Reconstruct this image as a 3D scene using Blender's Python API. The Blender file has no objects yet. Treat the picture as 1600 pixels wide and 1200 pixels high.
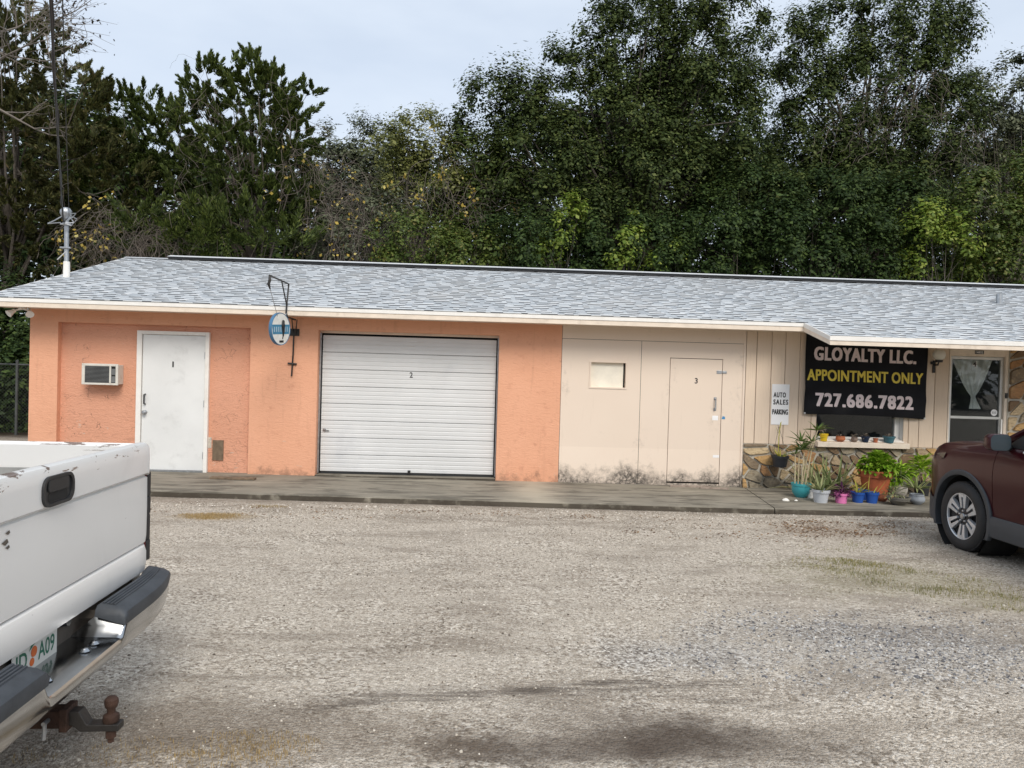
import bpy, bmesh, math, random
import numpy as np
from mathutils import Vector, Matrix
R = math.radians
random.seed(7)
rng = np.random.default_rng(11)
SC = bpy.context.scene
COL = SC.collection

# ------------------------------------------------------------------ camera
FPX, YAW, PITCH, ROLL, EYE = 1155.0, 3.88415e-02, -1.56585e-02, 2.87430e-02, 1.70
fw = Vector((math.sin(YAW)*math.cos(PITCH), math.cos(YAW)*math.cos(PITCH), math.sin(PITCH)))
r0 = Vector((math.cos(YAW), -math.sin(YAW), 0)); u0 = r0.cross(fw)
rt = math.cos(ROLL)*r0 + math.sin(ROLL)*u0
up = -math.sin(ROLL)*r0 + math.cos(ROLL)*u0
cam = bpy.data.cameras.new('camera'); camo = bpy.data.objects.new('camera', cam); COL.objects.link(camo)
M = Matrix((rt, up, -fw)).transposed().to_4x4(); M.translation = (0, 0, EYE)
camo.matrix_world = M
cam.sensor_width = 36; cam.lens = 36*FPX/1600; cam.clip_end = 1000; cam.clip_start = 0.05
SC.camera = camo

def ray(px, py): return (px-800)/FPX*rt - (py-600)/FPX*up + fw
def on_y(px, py, Y):            # a pixel on an upright plane at depth Y
    q = ray(px, py); q = q*(Y/q.y); return Vector((q.x, Y, q.z+EYE))
def on_z(px, py, z=0.0):        # a pixel on the ground
    q = ray(px, py); t = (z-EYE)/q.z; return Vector((q.x*t, q.y*t, z))

# ------------------------------------------------------------------ sky, sun, exposure
SUN_EL, SUN_AZ = R(42), R(164)          # azimuth measured from +Y, sun stands behind the camera
w = bpy.data.worlds.new('World'); SC.world = w; w.use_nodes = True
nt = w.node_tree; nt.nodes.clear()
out = nt.nodes.new('ShaderNodeOutputWorld'); bg = nt.nodes.new('ShaderNodeBackground')
sky = nt.nodes.new('ShaderNodeTexSky'); sky.sky_type = 'NISHITA'; sky.sun_disc = False
sky.sun_elevation = SUN_EL; sky.sun_rotation = SUN_AZ; sky.dust_density = 3.0; sky.air_density = 1.0
tc = nt.nodes.new('ShaderNodeTexCoord'); mp = nt.nodes.new('ShaderNodeMapping')
mp.inputs['Scale'].default_value = (1.2, 1.2, 3.5)
nz = nt.nodes.new('ShaderNodeTexNoise'); nz.inputs['Scale'].default_value = 1.6; nz.inputs['Detail'].default_value = 5; nz.inputs['Roughness'].default_value = .55
cr = nt.nodes.new('ShaderNodeValToRGB'); cr.color_ramp.elements[0].position = .36; cr.color_ramp.elements[1].position = .64
cr.color_ramp.elements[0].color = (.72,.72,.72,1); cr.color_ramp.elements[1].color = (.96,.96,.96,1)
mx = nt.nodes.new('ShaderNodeMix'); mx.data_type = 'RGBA'
mx.inputs['B'].default_value = (4.95, 5.5, 6.25, 1)          # thin high cloud
nt.links.new(tc.outputs['Generated'], mp.inputs['Vector']); nt.links.new(mp.outputs['Vector'], nz.inputs['Vector'])
nt.links.new(nz.outputs['Fac'], cr.inputs['Fac']); nt.links.new(cr.outputs['Color'], mx.inputs['Factor'])
nt.links.new(sky.outputs['Color'], mx.inputs['A']); nt.links.new(mx.outputs['Result'], bg.inputs['Color'])
bg.inputs['Strength'].default_value = 0.10
nt.links.new(bg.outputs['Background'], out.inputs['Surface'])
sl = bpy.data.lights.new('sun', 'SUN'); slo = bpy.data.objects.new('sun', sl); COL.objects.link(slo)
sl.energy = 1.5; sl.angle = R(28); sl.color = (1.0, .93, .83)
sd = Vector((math.sin(SUN_AZ)*math.cos(SUN_EL), math.cos(SUN_AZ)*math.cos(SUN_EL), math.sin(SUN_EL)))
slo.rotation_euler = sd.to_track_quat('Z', 'Y').to_euler(); slo.location = (0, -5, 20)
vs = SC.view_settings; vs.view_transform = 'Standard'; vs.look = 'None'; vs.exposure = 0.72; vs.gamma = 1; vs.use_curve_mapping = False
SC.cycles.use_denoising = True
SC.cycles.max_bounces = 8; SC.cycles.transparent_max_bounces = 12; SC.cycles.caustics_reflective = False; SC.cycles.caustics_refractive = False

# ------------------------------------------------------------------ materials
class NT:                                         # small node helper
    def __init__(s, name):
        s.m = bpy.data.materials.new(name); s.m.use_nodes = True; s.t = s.m.node_tree; s.t.nodes.clear()
        s.out = s.n('ShaderNodeOutputMaterial')
    def n(s, typ, **kw):
        x = s.t.nodes.new(typ)
        for k, v in kw.items(): setattr(x, k, v)
        return x
    def l(s, a, b): s.t.links.new(a, b)
    def pos(s):
        if not hasattr(s, '_p'): s._p = s.n('ShaderNodeNewGeometry').outputs['Position']
        return s._p
    def obj(s):
        if not hasattr(s, '_o'): s._o = s.n('ShaderNodeTexCoord').outputs['Object']
        return s._o
    def mapv(s, vec, scale=(1,1,1), rot=(0,0,0), loc=(0,0,0)):
        x = s.n('ShaderNodeMapping'); x.inputs['Scale'].default_value = scale; x.inputs['Rotation'].default_value = rot; x.inputs['Location'].default_value = loc
        s.l(vec, x.inputs['Vector']); return x.outputs['Vector']
    def noise(s, vec, scale, detail=4, rough=.55, dist=0):
        x = s.n('ShaderNodeTexNoise'); x.inputs['Scale'].default_value = scale; x.inputs['Detail'].default_value = detail
        x.inputs['Roughness'].default_value = rough; x.inputs['Distortion'].default_value = dist
        s.l(vec, x.inputs['Vector']); return x.outputs['Fac']
    def voro(s, vec, scale, feature='F1', out='Distance'):
        x = s.n('ShaderNodeTexVoronoi', feature=feature); x.inputs['Scale'].default_value = scale
        s.l(vec, x.inputs['Vector']); return x.outputs[out]
    def ramp(s, fac, stops, interp='LINEAR'):
        x = s.n('ShaderNodeValToRGB'); e = x.color_ramp; e.interpolation = interp
        while len(e.elements) < len(stops): e.elements.new(.5)
        for el, (p, c) in zip(e.elements, stops):
            el.position = p; el.color = tuple(c)+(1,) if hasattr(c, '__len__') else (c, c, c, 1)
        s.l(fac, x.inputs['Fac']); return x.outputs['Color']
    def mix(s, fac, a, b, mode='MIX'):
        x = s.n('ShaderNodeMix', data_type='RGBA', blend_type=mode)
        for sock, v in (('Factor', fac), ('A', a), ('B', b)):
            if hasattr(v, 'is_linked'): s.l(v, x.inputs[sock])
            elif hasattr(v, '__len__'): x.inputs[sock].default_value = tuple(v)+(1,)
            else: x.inputs[sock].default_value = v if sock == 'Factor' else (v, v, v, 1)
        return x.outputs['Result']
    def math(s, op, a, b=0.0, c=None, clamp=False):
        x = s.n('ShaderNodeMath', operation=op, use_clamp=clamp)
        for i, v in enumerate((a, b, c)):
            if v is None: continue
            if hasattr(v, 'is_linked'): s.l(v, x.inputs[i])
            else: x.inputs[i].default_value = v
        return x.outputs[0]
    def sep(s, vec):
        x = s.n('ShaderNodeSeparateXYZ'); s.l(vec, x.inputs[0]); return x.outputs
    def smooth(s, v, a, b):                       # 0 at a, 1 at b
        x = s.n('ShaderNodeMapRange', interpolation_type='SMOOTHSTEP')
        x.inputs['From Min'].default_value = a; x.inputs['From Max'].default_value = b
        s.l(v, x.inputs['Value']); return x.outputs[0]
    def bump(s, h, strength=.3, dist=.01, normal=None):
        x = s.n('ShaderNodeBump'); x.inputs['Strength'].default_value = strength; x.inputs['Distance'].default_value = dist
        s.l(h, x.inputs['Height'])
        if normal is not None: s.l(normal, x.inputs['Normal'])
        return x.outputs['Normal']
    def bsdf(s, col, rough=.7, metal=0, spec=.5, normal=None, coat=0, trans=None):
        x = s.n('ShaderNodeBsdfPrincipled')
        for sock, v in (('Base Color', col), ('Roughness', rough), ('Metallic', metal), ('Specular IOR Level', spec), ('Coat Weight', coat)):
            if hasattr(v, 'is_linked'): s.l(v, x.inputs[sock])
            elif hasattr(v, '__len__'): x.inputs[sock].default_value = tuple(v)+(1,)
            else: x.inputs[sock].default_value = v
        if normal is not None: s.l(normal, x.inputs['Normal'])
        o = x.outputs[0]
        if trans is not None:                     # light through thin leaves
            tr = s.n('ShaderNodeBsdfTranslucent'); ms = s.n('ShaderNodeMixShader'); ms.inputs[0].default_value = trans
            if hasattr(col, 'is_linked'): s.l(col, tr.inputs['Color'])
            else: tr.inputs['Color'].default_value = tuple(col)+(1,)
            s.l(o, ms.inputs[1]); s.l(tr.outputs[0], ms.inputs[2]); o = ms.outputs[0]
        s.l(o, s.out.inputs['Surface']); return s.m

def simple(name, col, rough=.6, metal=0, var=.12, vscale=6, bump=0, bscale=60, spec=.5, coat=0, dirt=None, dirt_amt=.5, dscale=3):
    t = NT(name); p = t.obj()
    n1 = t.noise(p, vscale, 5)
    a = tuple(c*(1-var) for c in col); b = tuple(min(1, c*(1+var)) for c in col)
    c = t.ramp(n1, [(.3, a), (.7, b)])
    if dirt:
        m = t.smooth(t.noise(p, dscale, 7, .65, .3), .52, .75)
        c = t.mix(t.math('MULTIPLY', m, dirt_amt), c, dirt)
    nm = t.bump(t.noise(p, bscale, 4), bump, .01) if bump else None
    return t.bsdf(c, rough, metal, spec, nm, coat)

MT = {}
def stucco():
    t = NT('orange_stucco'); p = t.pos()
    big = t.noise(p, 1.1, 4); fine = t.noise(p, 9, 6, .6)
    c = t.mix(big, (.67,.335,.205), (.84,.455,.30)); c = t.mix(t.math('MULTIPLY', t.smooth(fine, .55, .75), .35), c, (.50,.22,.14))
    # scuffs and rubbed paint low on the wall, flakes down to the old coat
    z = t.sep(p)[2]; low = t.smooth(z, 1.2, .2)
    fl = t.noise(t.mapv(p, (3, 3, 7)), 2.2, 8, .7, .6)
    m = t.smooth(t.math('ADD', fl, t.math('MULTIPLY', low, .05)), .70, .72)
    c = t.mix(t.math('MULTIPLY', m, .55), c, (.62,.52,.42))
    g = t.smooth(t.math('ADD', t.noise(p, 5, 7, .7), t.math('MULTIPLY', t.smooth(z, .35, .05), .25)), .62, .85)
    c = t.mix(t.math('MULTIPLY', g, .6), c, (.20,.12,.085))
    dr = t.noise(t.mapv(p, (7, 7, .5)), 2.0, 5, .6, .3); c = t.mix(t.math('MULTIPLY', t.smooth(dr, .55, .72), .22), c, (.50,.25,.16))
    ridg = t.noise(t.mapv(p, (2.2, 2.2, 7)), 5, 6, .6, 1.1); gr = t.noise(p, 85, 3)
    n = t.bump(ridg, .34, .03); n = t.bump(gr, .2, .006, n)
    return t.bsdf(c, .85, 0, .25, n)
MT['stucco'] = stucco()
def stucco_worn():
    t = NT('worn_orange_stucco'); p = t.pos()
    big = t.noise(p, 1.4, 5); c = t.mix(big, (.65,.32,.205), (.78,.405,.275))
    z = t.sep(p)[2]; low = t.smooth(z, 1.5, .3)
    f1 = t.noise(t.mapv(p, (5, 5, 9)), 1.5, 10, .72, 1.2)
    dk = t.smooth(t.math('ADD', f1, t.math('MULTIPLY', low, .07)), .60, .66)
    c = t.mix(t.math('MULTIPLY', dk, .35), c, (.36,.18,.12))
    f2 = t.noise(t.mapv(p, (4, 4, 6), loc=(3, 1, 7)), 2.1, 9, .7, .9)
    wt = t.smooth(t.math('ADD', f2, t.math('MULTIPLY', low, .05)), .68, .70)
    c = t.mix(t.math('MULTIPLY', wt, .7), c, (.66,.55,.45))
    wv = t.n('ShaderNodeVectorMath', operation='ADD'); nn = t.n('ShaderNodeTexNoise'); nn.inputs['Scale'].default_value = 3.5; nn.inputs['Detail'].default_value = 5; t.l(p, nn.inputs['Vector']); t.l(p, wv.inputs[0]); t.l(nn.outputs['Color'], wv.inputs[1])
    ed = t.voro(t.mapv(wv.outputs[0], (1.0, 1.0, 1.9)), 1.9, 'DISTANCE_TO_EDGE'); ck = t.math('MULTIPLY', t.smooth(ed, .014, .003), t.smooth(t.math('ADD', t.noise(p, 2.3, 4), t.math('MULTIPLY', low, .12)), .54, .62))
    c = t.mix(t.math('MULTIPLY', ck, .75), c, (.16,.085,.06))
    ridg = t.noise(t.mapv(p, (3, 3, 8)), 4, 7, .65, 1.6)
    n = t.bump(ridg, .55, .035); n = t.bump(t.noise(p, 70, 3), .3, .006, n)
    return t.bsdf(c, .85, 0, .25, n)
MT['stucco_worn'] = stucco_worn()
def mould_paint(name, c0, c1):
    t = NT(name); p = t.pos(); z = t.sep(p)[2]
    c = t.mix(t.noise(p, 1.3, 4), c0, c1)
    c = t.mix(t.math('MULTIPLY', t.smooth(z, .60, .61), .35), c, tuple(x*.9 for x in c0))          # an older coat above
    h = t.smooth(z, .55, .05)                                                            # mildew creeping up from the slab
    m = t.math('ADD', t.noise(t.mapv(p, (1, 1, .55)), 2.1, 3), t.math('MULTIPLY', t.noise(p, 13, 8, .75), .75))
    m = t.math('ADD', m, t.math('MULTIPLY', h, .52)); m = t.math('MULTIPLY', t.smooth(m, 1.02, 1.50), t.smooth(t.noise(p, 20, 6, .75), .22, .60))
    c = t.mix(t.math('MULTIPLY', m, .95), c, (.045,.042,.038))
    s = t.smooth(t.noise(t.mapv(p, (6, 6, .6)), 3, 5), .62, .8); c = t.mix(t.math('MULTIPLY', s, .16), c, (.42,.33,.25))
    return t.bsdf(c, .72, 0, .3, t.bump(t.noise(p, 40, 4), .12, .005))
MT['beige'] = mould_paint('beige_plywood_paint', (.77,.645,.535), (.83,.715,.605))
def plank_mat():
    t = NT('painted_cypress_siding'); p = t.pos(); oi = t.n('ShaderNodeObjectInfo').outputs['Random']
    c = t.mix(oi, (.66,.53,.41), (.76,.625,.495))
    gr = t.noise(t.mapv(p, (22, 22, 1.1)), 3, 6, .6, .4)
    c = t.mix(t.math('MULTIPLY', t.smooth(gr, .5, .75), .28), c, (.42,.31,.23))
    kn = t.smooth(t.voro(t.mapv(p, (4.2, 4.2, 2.1)), 1.0), .05, .02); c = t.mix(t.math('MULTIPLY', kn, .5), c, (.28,.18,.12))
    return t.bsdf(c, .75, 0, .25, t.bump(gr, .25, .006))
MT['plank'] = plank_mat()
def shingle_mat(name, island, stops):
    t = NT(name); p = t.pos()
    rnd = t.n('ShaderNodeNewGeometry').outputs['Random Per Island'] if island else t.n('ShaderNodeObjectInfo').outputs['Random']
    c = t.ramp(rnd, stops)
    g = t.noise(p, 260, 2, .7); c = t.mix(t.math('MULTIPLY', t.smooth(g, .45, .7), .3), c, (.15,.16,.175))
    nn = t.sep(t.n('ShaderNodeNewGeometry').outputs['True Normal']); c = t.mix(t.math('MULTIPLY', t.smooth(nn[1], -.7, -.85), .85), c, (.075,.085,.10))   # butt edge painted dark: bare cut asphalt plus the tab's shadow line
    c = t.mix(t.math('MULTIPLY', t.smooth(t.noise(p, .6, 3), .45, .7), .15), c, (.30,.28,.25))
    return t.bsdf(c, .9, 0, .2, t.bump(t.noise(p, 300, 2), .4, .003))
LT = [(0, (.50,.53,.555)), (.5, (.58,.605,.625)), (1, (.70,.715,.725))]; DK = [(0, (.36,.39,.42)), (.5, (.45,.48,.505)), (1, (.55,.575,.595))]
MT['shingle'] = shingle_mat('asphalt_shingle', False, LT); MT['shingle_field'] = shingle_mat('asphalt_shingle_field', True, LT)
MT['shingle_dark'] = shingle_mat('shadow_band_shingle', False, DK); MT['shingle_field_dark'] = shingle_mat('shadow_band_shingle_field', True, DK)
def stone_mat():
    t = NT('fieldstone'); p = t.pos(); oi = t.n('ShaderNodeObjectInfo').outputs['Random']
    c = t.ramp(oi, [(0, (.15,.105,.07)), (.18, (.30,.245,.18)), (.36, (.17,.14,.11)), (.52, (.40,.27,.135)), (.66, (.24,.22,.185)), (.80, (.29,.17,.09)), (.9, (.42,.35,.25))], 'CONSTANT')
    st = t.noise(t.mapv(p, (3, 3, 9), rot=(0, .5, 0)), 3, 7, .65, 1.0)
    c = t.mix(t.math('MULTIPLY', t.smooth(st, .45, .65), .55), c, (.09,.065,.048)); c = t.mix(t.math('MULTIPLY', t.smooth(t.noise(p, 9, 6, .6), .58, .72), .5), c, (.44,.35,.23))
    c = t.mix(1.0, c, (1.4,1.3,1.12), 'MULTIPLY')
    low = t.smooth(t.sep(p)[2], .42, .05); dk = t.smooth(t.math('ADD', t.noise(p, 4, 6), t.math('MULTIPLY', low, .2)), .55, .75)
    x = t.smooth(t.sep(p)[0], 5.3, 4.5); c = t.mix(t.math('MULTIPLY', t.math('MULTIPLY', dk, x), .75), c, (.028,.025,.02))   # algae by the downspout end
    return t.bsdf(c, .75, 0, .35, t.bump(t.math('ADD', st, t.noise(p, 30, 5)), .5, .02))
MT['stone'] = stone_mat()
def mortar_mat():
    t = NT('mortar'); p = t.pos(); c = t.mix(t.noise(p, 6, 6), (.38,.36,.31), (.58,.55,.48))
    low = t.smooth(t.sep(p)[2], .45, .05); x = t.smooth(t.sep(p)[0], 5.4, 4.6)
    c = t.mix(t.math('MULTIPLY', t.smooth(t.math('ADD', t.noise(p, 3, 6), t.math('MULTIPLY', t.math('MULTIPLY', low, x), .35)), .6, .85), .75), c, (.06,.055,.045))
    return t.bsdf(c, .9, 0, .2, t.bump(t.noise(p, 45, 5), .5, .01))
MT['mortar'] = mortar_mat()
def concrete_mat():
    t = NT('weathered_concrete'); p = t.pos()
    c = t.mix(t.noise(p, 1.5, 6, .6), (.17,.155,.125), (.34,.31,.25))
    st = t.noise(t.mapv(p, (.55, 2.6, 1)), 2.2, 7, .65, .6); c = t.mix(t.math('MULTIPLY', t.smooth(st, .46, .62), .72), c, (.085,.077,.062))
    lt = t.smooth(t.noise(t.mapv(p, (.7, 4, 1), loc=(5, 2, 0)), 2.3, 6, .6, .5), .56, .72); c = t.mix(t.math('MULTIPLY', lt, .6), c, (.46,.42,.34))
    xs = t.sep(p); d = t.math('ABSOLUTE', t.math('SUBTRACT', xs[0], .75)); pt = t.smooth(t.math('ADD', d, t.math('MULTIPLY', t.noise(p, 2, 5), .8)), .95, .35)
    c = t.mix(t.math('MULTIPLY', pt, .75), c, (.47,.42,.33))
    ny = t.sep(t.n('ShaderNodeNewGeometry').outputs['True Normal'])[1]; rs = t.math('MULTIPLY', t.smooth(ny, -.5, -.8), t.smooth(t.noise(p, 6, 5), .25, .5)); c = t.mix(t.math('MULTIPLY', rs, .85), c, (.05,.04,.03))   # riser face darker brown, mottled by noise
    return t.bsdf(c, .88, 0, .25, t.bump(t.noise(p, 60, 6), .35, .006))
MT['concrete'] = concrete_mat()
MT['white_door'] = simple('white_door_paint', (.74,.75,.745), .5, var=.05, vscale=2, dirt=(.42,.42,.41), dirt_amt=.35, dscale=3.2)
MT['white_trim'] = simple('white_trim_paint', (.83,.81,.77), .5, var=.05, dirt=(.45,.40,.33), dirt_amt=.3)
MT['cream_trim'] = simple('cream_fascia_paint', (.76,.66,.55), .6, var=.08, dirt=(.38,.30,.23), dirt_amt=.35, dscale=5)
MT['garage'] = simple('white_steel_curtain', (.67,.68,.685), .45, var=.05, vscale=1.4, dirt=(.46,.48,.52), dirt_amt=.4, dscale=1.3)
MT['dark'] = simple('dark_gap', (.012,.012,.012), .8)
MT['room'] = simple('dim_interior_paint', (.045,.047,.05), .9)
MT['iron'] = simple('black_iron', (.018,.016,.015), .5, var=.3, bump=.2)
MT['steel'] = simple('galvanised_steel', (.42,.44,.46), .42, .8, var=.2, vscale=18, dirt=(.30,.27,.24), dirt_amt=.4)
MT['alum'] = simple('mill_aluminium', (.62,.62,.60), .45, .55, var=.1)
MT['black'] = simple('black_plastic', (.02,.021,.023), .55, var=.2)
MT['paper'] = simple('white_sign_board', (.86,.86,.87), .5, var=.02)
MT['ink'] = simple('black_lettering', (.012,.012,.013), .5)
MT['banner'] = simple('black_vinyl', (.008,.008,.010), .45, var=.2, vscale=3, spec=.12)
MT['banner_white'] = simple('pinkish_white_print', (.78,.66,.66), .45, var=.02)
MT['banner_grey'] = simple('grey_pink_print', (.50,.43,.43), .45, var=.02)
MT['banner_yellow'] = simple('yellow_print', (.72,.56,.06), .45, var=.03)
MT['wood'] = simple('weathered_wood', (.16,.115,.075), .8, var=.35, vscale=14, bump=.3)
MT['soil'] = simple('potting_soil', (.035,.026,.02), .95, bump=.6, bscale=90)
def glass(name, tint=(.9, .93, .92), boost=2.2):
    t = NT(name); fr = t.n('ShaderNodeFresnel'); fr.inputs[0].default_value = 1.5
    f = t.math('MULTIPLY', fr.outputs[0], boost, clamp=True)
    tr = t.n('ShaderNodeBsdfTransparent'); tr.inputs[0].default_value = tint+(1,)
    gl = t.n('ShaderNodeBsdfGlossy'); gl.inputs['Roughness'].default_value = .015
    ms = t.n('ShaderNodeMixShader'); t.l(f, ms.inputs[0]); t.l(tr.outputs[0], ms.inputs[1]); t.l(gl.outputs[0], ms.inputs[2])
    t.l(ms.outputs[0], t.out.inputs['Surface']); return t.m
MT['glass'] = glass('window_glass', (.92,.95,.95), .75)
MT['car_glass'] = glass('tinted_car_glass', (.16,.19,.18), 1.8)

# ------------------------------------------------------------------ mesh helpers
ORG = {}
class MB:
    def __init__(s): s.v = []; s.f = []
    def add(s, vs, fs):
        b = len(s.v); s.v += [tuple(p) for p in vs]; s.f += [tuple(i+b for i in q) for q in fs]; return s
    def box(s, x0, x1, y0, y1, z0, z1):
        return s.add([(x0,y0,z0),(x1,y0,z0),(x1,y1,z0),(x0,y1,z0),(x0,y0,z1),(x1,y0,z1),(x1,y1,z1),(x0,y1,z1)],
                     [(0,3,2,1),(4,5,6,7),(0,1,5,4),(1,2,6,5),(2,3,7,6),(3,0,4,7)])
    def cbox(s, c, size, rz=0):
        m = MB().box(-size[0]/2, size[0]/2, -size[1]/2, size[1]/2, -size[2]/2, size[2]/2)
        ca, sa = math.cos(rz), math.sin(rz)
        return s.add([(c[0]+x*ca-y*sa, c[1]+x*sa+y*ca, c[2]+z) for x, y, z in m.v], m.f)
    def tube(s, pts, rad, n=8, caps=True):
        pts = [Vector(p) for p in pts]; k = len(pts)
        rad = [rad]*k if not hasattr(rad, '__len__') else rad
        ref = None; vs = []
        for i, p in enumerate(pts):
            d = (pts[min(i+1, k-1)]-pts[max(i-1, 0)]).normalized()
            if ref is None: ref = d.orthogonal().normalized()
            ref = (ref-d*ref.dot(d)); ref = ref.normalized() if ref.length > 1e-5 else d.orthogonal().normalized()
            b = d.cross(ref)
            for j in range(n):
                a = 2*math.pi*j/n; vs.append(p+(ref*math.cos(a)+b*math.sin(a))*rad[i])
        fs = [(i*n+j, i*n+(j+1)%n, (i+1)*n+(j+1)%n, (i+1)*n+j) for i in range(k-1) for j in range(n)]
        if caps: fs += [tuple(range(n-1, -1, -1)), tuple((k-1)*n+j for j in range(n))]
        return s.add(vs, fs)
    def lathe(s, prof, n=24, c=(0,0,0), axis='Z', caps=False):
        vs = []
        for r, h in prof:
            for j in range(n):
                a = 2*math.pi*j/n; x, y = r*math.cos(a), r*math.sin(a)
                q = (x, y, h) if axis == 'Z' else ((h, x, y) if axis == 'X' else (x, h, y))
                vs.append((c[0]+q[0], c[1]+q[1], c[2]+q[2]))
        k = len(prof); fs = [(i*n+j, i*n+(j+1)%n, (i+1)*n+(j+1)%n, (i+1)*n+j) for i in range(k-1) for j in range(n)]
        if caps: fs += [tuple(range(n-1, -1, -1)), tuple((k-1)*n+j for j in range(n))]
        return s.add(vs, fs)
    def prism(s, poly, y0, y1, axis='Y'):          # polygon in (a,b) swept along an axis
        n = len(poly)
        def q(a, b, h): return {'Y': (a, h, b), 'X': (h, a, b), 'Z': (a, b, h)}[axis]
        return s.add([q(a, b, y0) for a, b in poly]+[q(a, b, y1) for a, b in poly],
                     [tuple(range(n)), tuple(range(2*n-1, n-1, -1))]+[(i, i+n, (i+1)%n+n, (i+1)%n) for i in range(n)])
    def build(s, name, mat, parent=None, smooth=False, bevel=0, seg=2, org=None, fixn=True):
        o0 = ORG.get(parent.name, Vector((0,0,0))) if parent is not None else (Vector(org) if org is not None else Vector((0,0,0)))
        me = bpy.data.meshes.new(name)
        me.from_pydata([(x-o0.x, y-o0.y, z-o0.z) for x, y, z in s.v], [], s.f); me.update()
        if fixn:
            bm = bmesh.new(); bm.from_mesh(me); bmesh.ops.recalc_face_normals(bm, faces=bm.faces); bm.to_mesh(me); bm.free()
        o = bpy.data.objects.new(name, me); COL.objects.link(o); me.materials.append(MT[mat] if isinstance(mat, str) else mat)
        if parent is not None: o.parent = parent
        else: o.location = o0
        ORG[o.name] = o0
        if smooth:
            me.polygons.foreach_set('use_smooth', [True]*len(me.polygons)); me.set_sharp_from_angle(angle=R(38))
        if bevel:
            b = o.modifiers.new('bevel', 'BEVEL'); b.width = bevel; b.segments = seg; b.limit_method = 'ANGLE'; b.angle_limit = R(40)
        return o
def tag(o, label=None, cat=None, group=None, kind=None):
    for k, v in (('label', label), ('category', cat), ('group', group), ('kind', kind)):
        if v: o[k] = v
    return o
def thing(name, label, cat, loc=(0,0,0), rz=0, group=None, local=False):
    o = bpy.data.objects.new(name, None); COL.objects.link(o); o.location = loc; o.rotation_euler = (0, 0, rz); o.empty_display_size = .1
    ORG[o.name] = Vector((0,0,0)) if local else Vector(loc)
    return tag(o, label, cat, group)
def place(mesh, name, parent, loc, rot=(0,0,0), scale=(1,1,1)):
    o = bpy.data.objects.new(name, mesh); COL.objects.link(o); o.parent = parent
    o.location = Vector(loc)-ORG.get(parent.name, Vector((0,0,0))); o.rotation_euler = rot; o.scale = scale; ORG[o.name] = ORG.get(parent.name); return o
def big_mesh(name, V, F, mat, parent=None, smooth=False):      # numpy arrays straight to a mesh; F (n,k)
    me = bpy.data.meshes.new(name); V = np.asarray(V, np.float32).reshape(-1, 3); F = np.asarray(F, np.int32); k = F.shape[1]
    if parent is not None: V = V-np.array(ORG[parent.name], np.float32)
    me.vertices.add(len(V)); me.vertices.foreach_set('co', V.ravel())
    me.loops.add(F.size); me.loops.foreach_set('vertex_index', F.ravel())
    me.polygons.add(len(F)); me.polygons.foreach_set('loop_start', np.arange(len(F), dtype=np.int32)*k)
    me.polygons.foreach_set('use_smooth', np.full(len(F), smooth))
    me.update(calc_edges=True)
    o = bpy.data.objects.new(name, me); COL.objects.link(o); me.materials.append(MT[mat] if isinstance(mat, str) else mat)
    if parent is not None: o.parent = parent
    return o
def text(body, name, mat, parent, center, width=None, height=None, normal='-Y', bold=0.0, size=1.0, depth=.002, spacing=1.0, extra=None, heavy=0.0):
    c = bpy.data.curves.new('t', 'FONT'); c.body = body; c.size = size; c.offset = bold; c.space_character = spacing; c.resolution_u = 3
    to = bpy.data.objects.new('t', c); COL.objects.link(to)
    dg = bpy.context.evaluated_depsgraph_get(); me = bpy.data.meshes.new_from_object(to.evaluated_get(dg)); bpy.data.objects.remove(to); bpy.data.curves.remove(c)
    V = np.empty(len(me.vertices)*3, np.float32); me.vertices.foreach_get('co', V); V = V.reshape(-1, 3)
    lo, hi = V.min(0), V.max(0); w_, h_ = hi[0]-lo[0], hi[1]-lo[1]
    sx = (width/w_) if width else None; sy = (height/h_) if height else sx
    if sx is None: sx = sy
    x = (V[:,0]-(lo[0]+hi[0])/2)*sx; y = (V[:,1]-(lo[1]+hi[1])/2)*sy
    if extra: P3 = extra(x, y)
    else:
        P3 = {'-Y': lambda: np.stack([x, 0*x, y], 1), 'X': lambda: np.stack([0*x, x, y], 1)}[normal]()
    P3 = P3+np.array(Vector(center)-ORG.get(parent.name, Vector((0,0,0))), np.float32)
    if heavy:                                      # a heavy face: the strokes laid several times, each a hair in front of the last
        polys = [tuple(q.vertices) for q in me.polygons]; nv = len(P3); VV_ = []; FF_ = []
        for i_, (hx, hz_) in enumerate(((0, 0), (1, .6), (-1, .6), (1, -.6), (-1, -.6), (0, 0))):
            VV_ += [tuple(q) for q in P3+np.array([hx*heavy, -.0003*i_, hz_*heavy])]; FF_ += [tuple(v_+i_*nv for v_ in q) for q in polys]
        me = bpy.data.meshes.new(name); me.from_pydata(VV_, [], FF_); P3 = np.array(VV_)
    me.vertices.foreach_set('co', P3.astype(np.float32).ravel()); me.update()
    me.materials.clear(); me.materials.append(MT[mat]); me.name = name
    o = bpy.data.objects.new(name, me); COL.objects.link(o); o.parent = parent; ORG[o.name] = ORG.get(parent.name)
    return o

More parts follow.
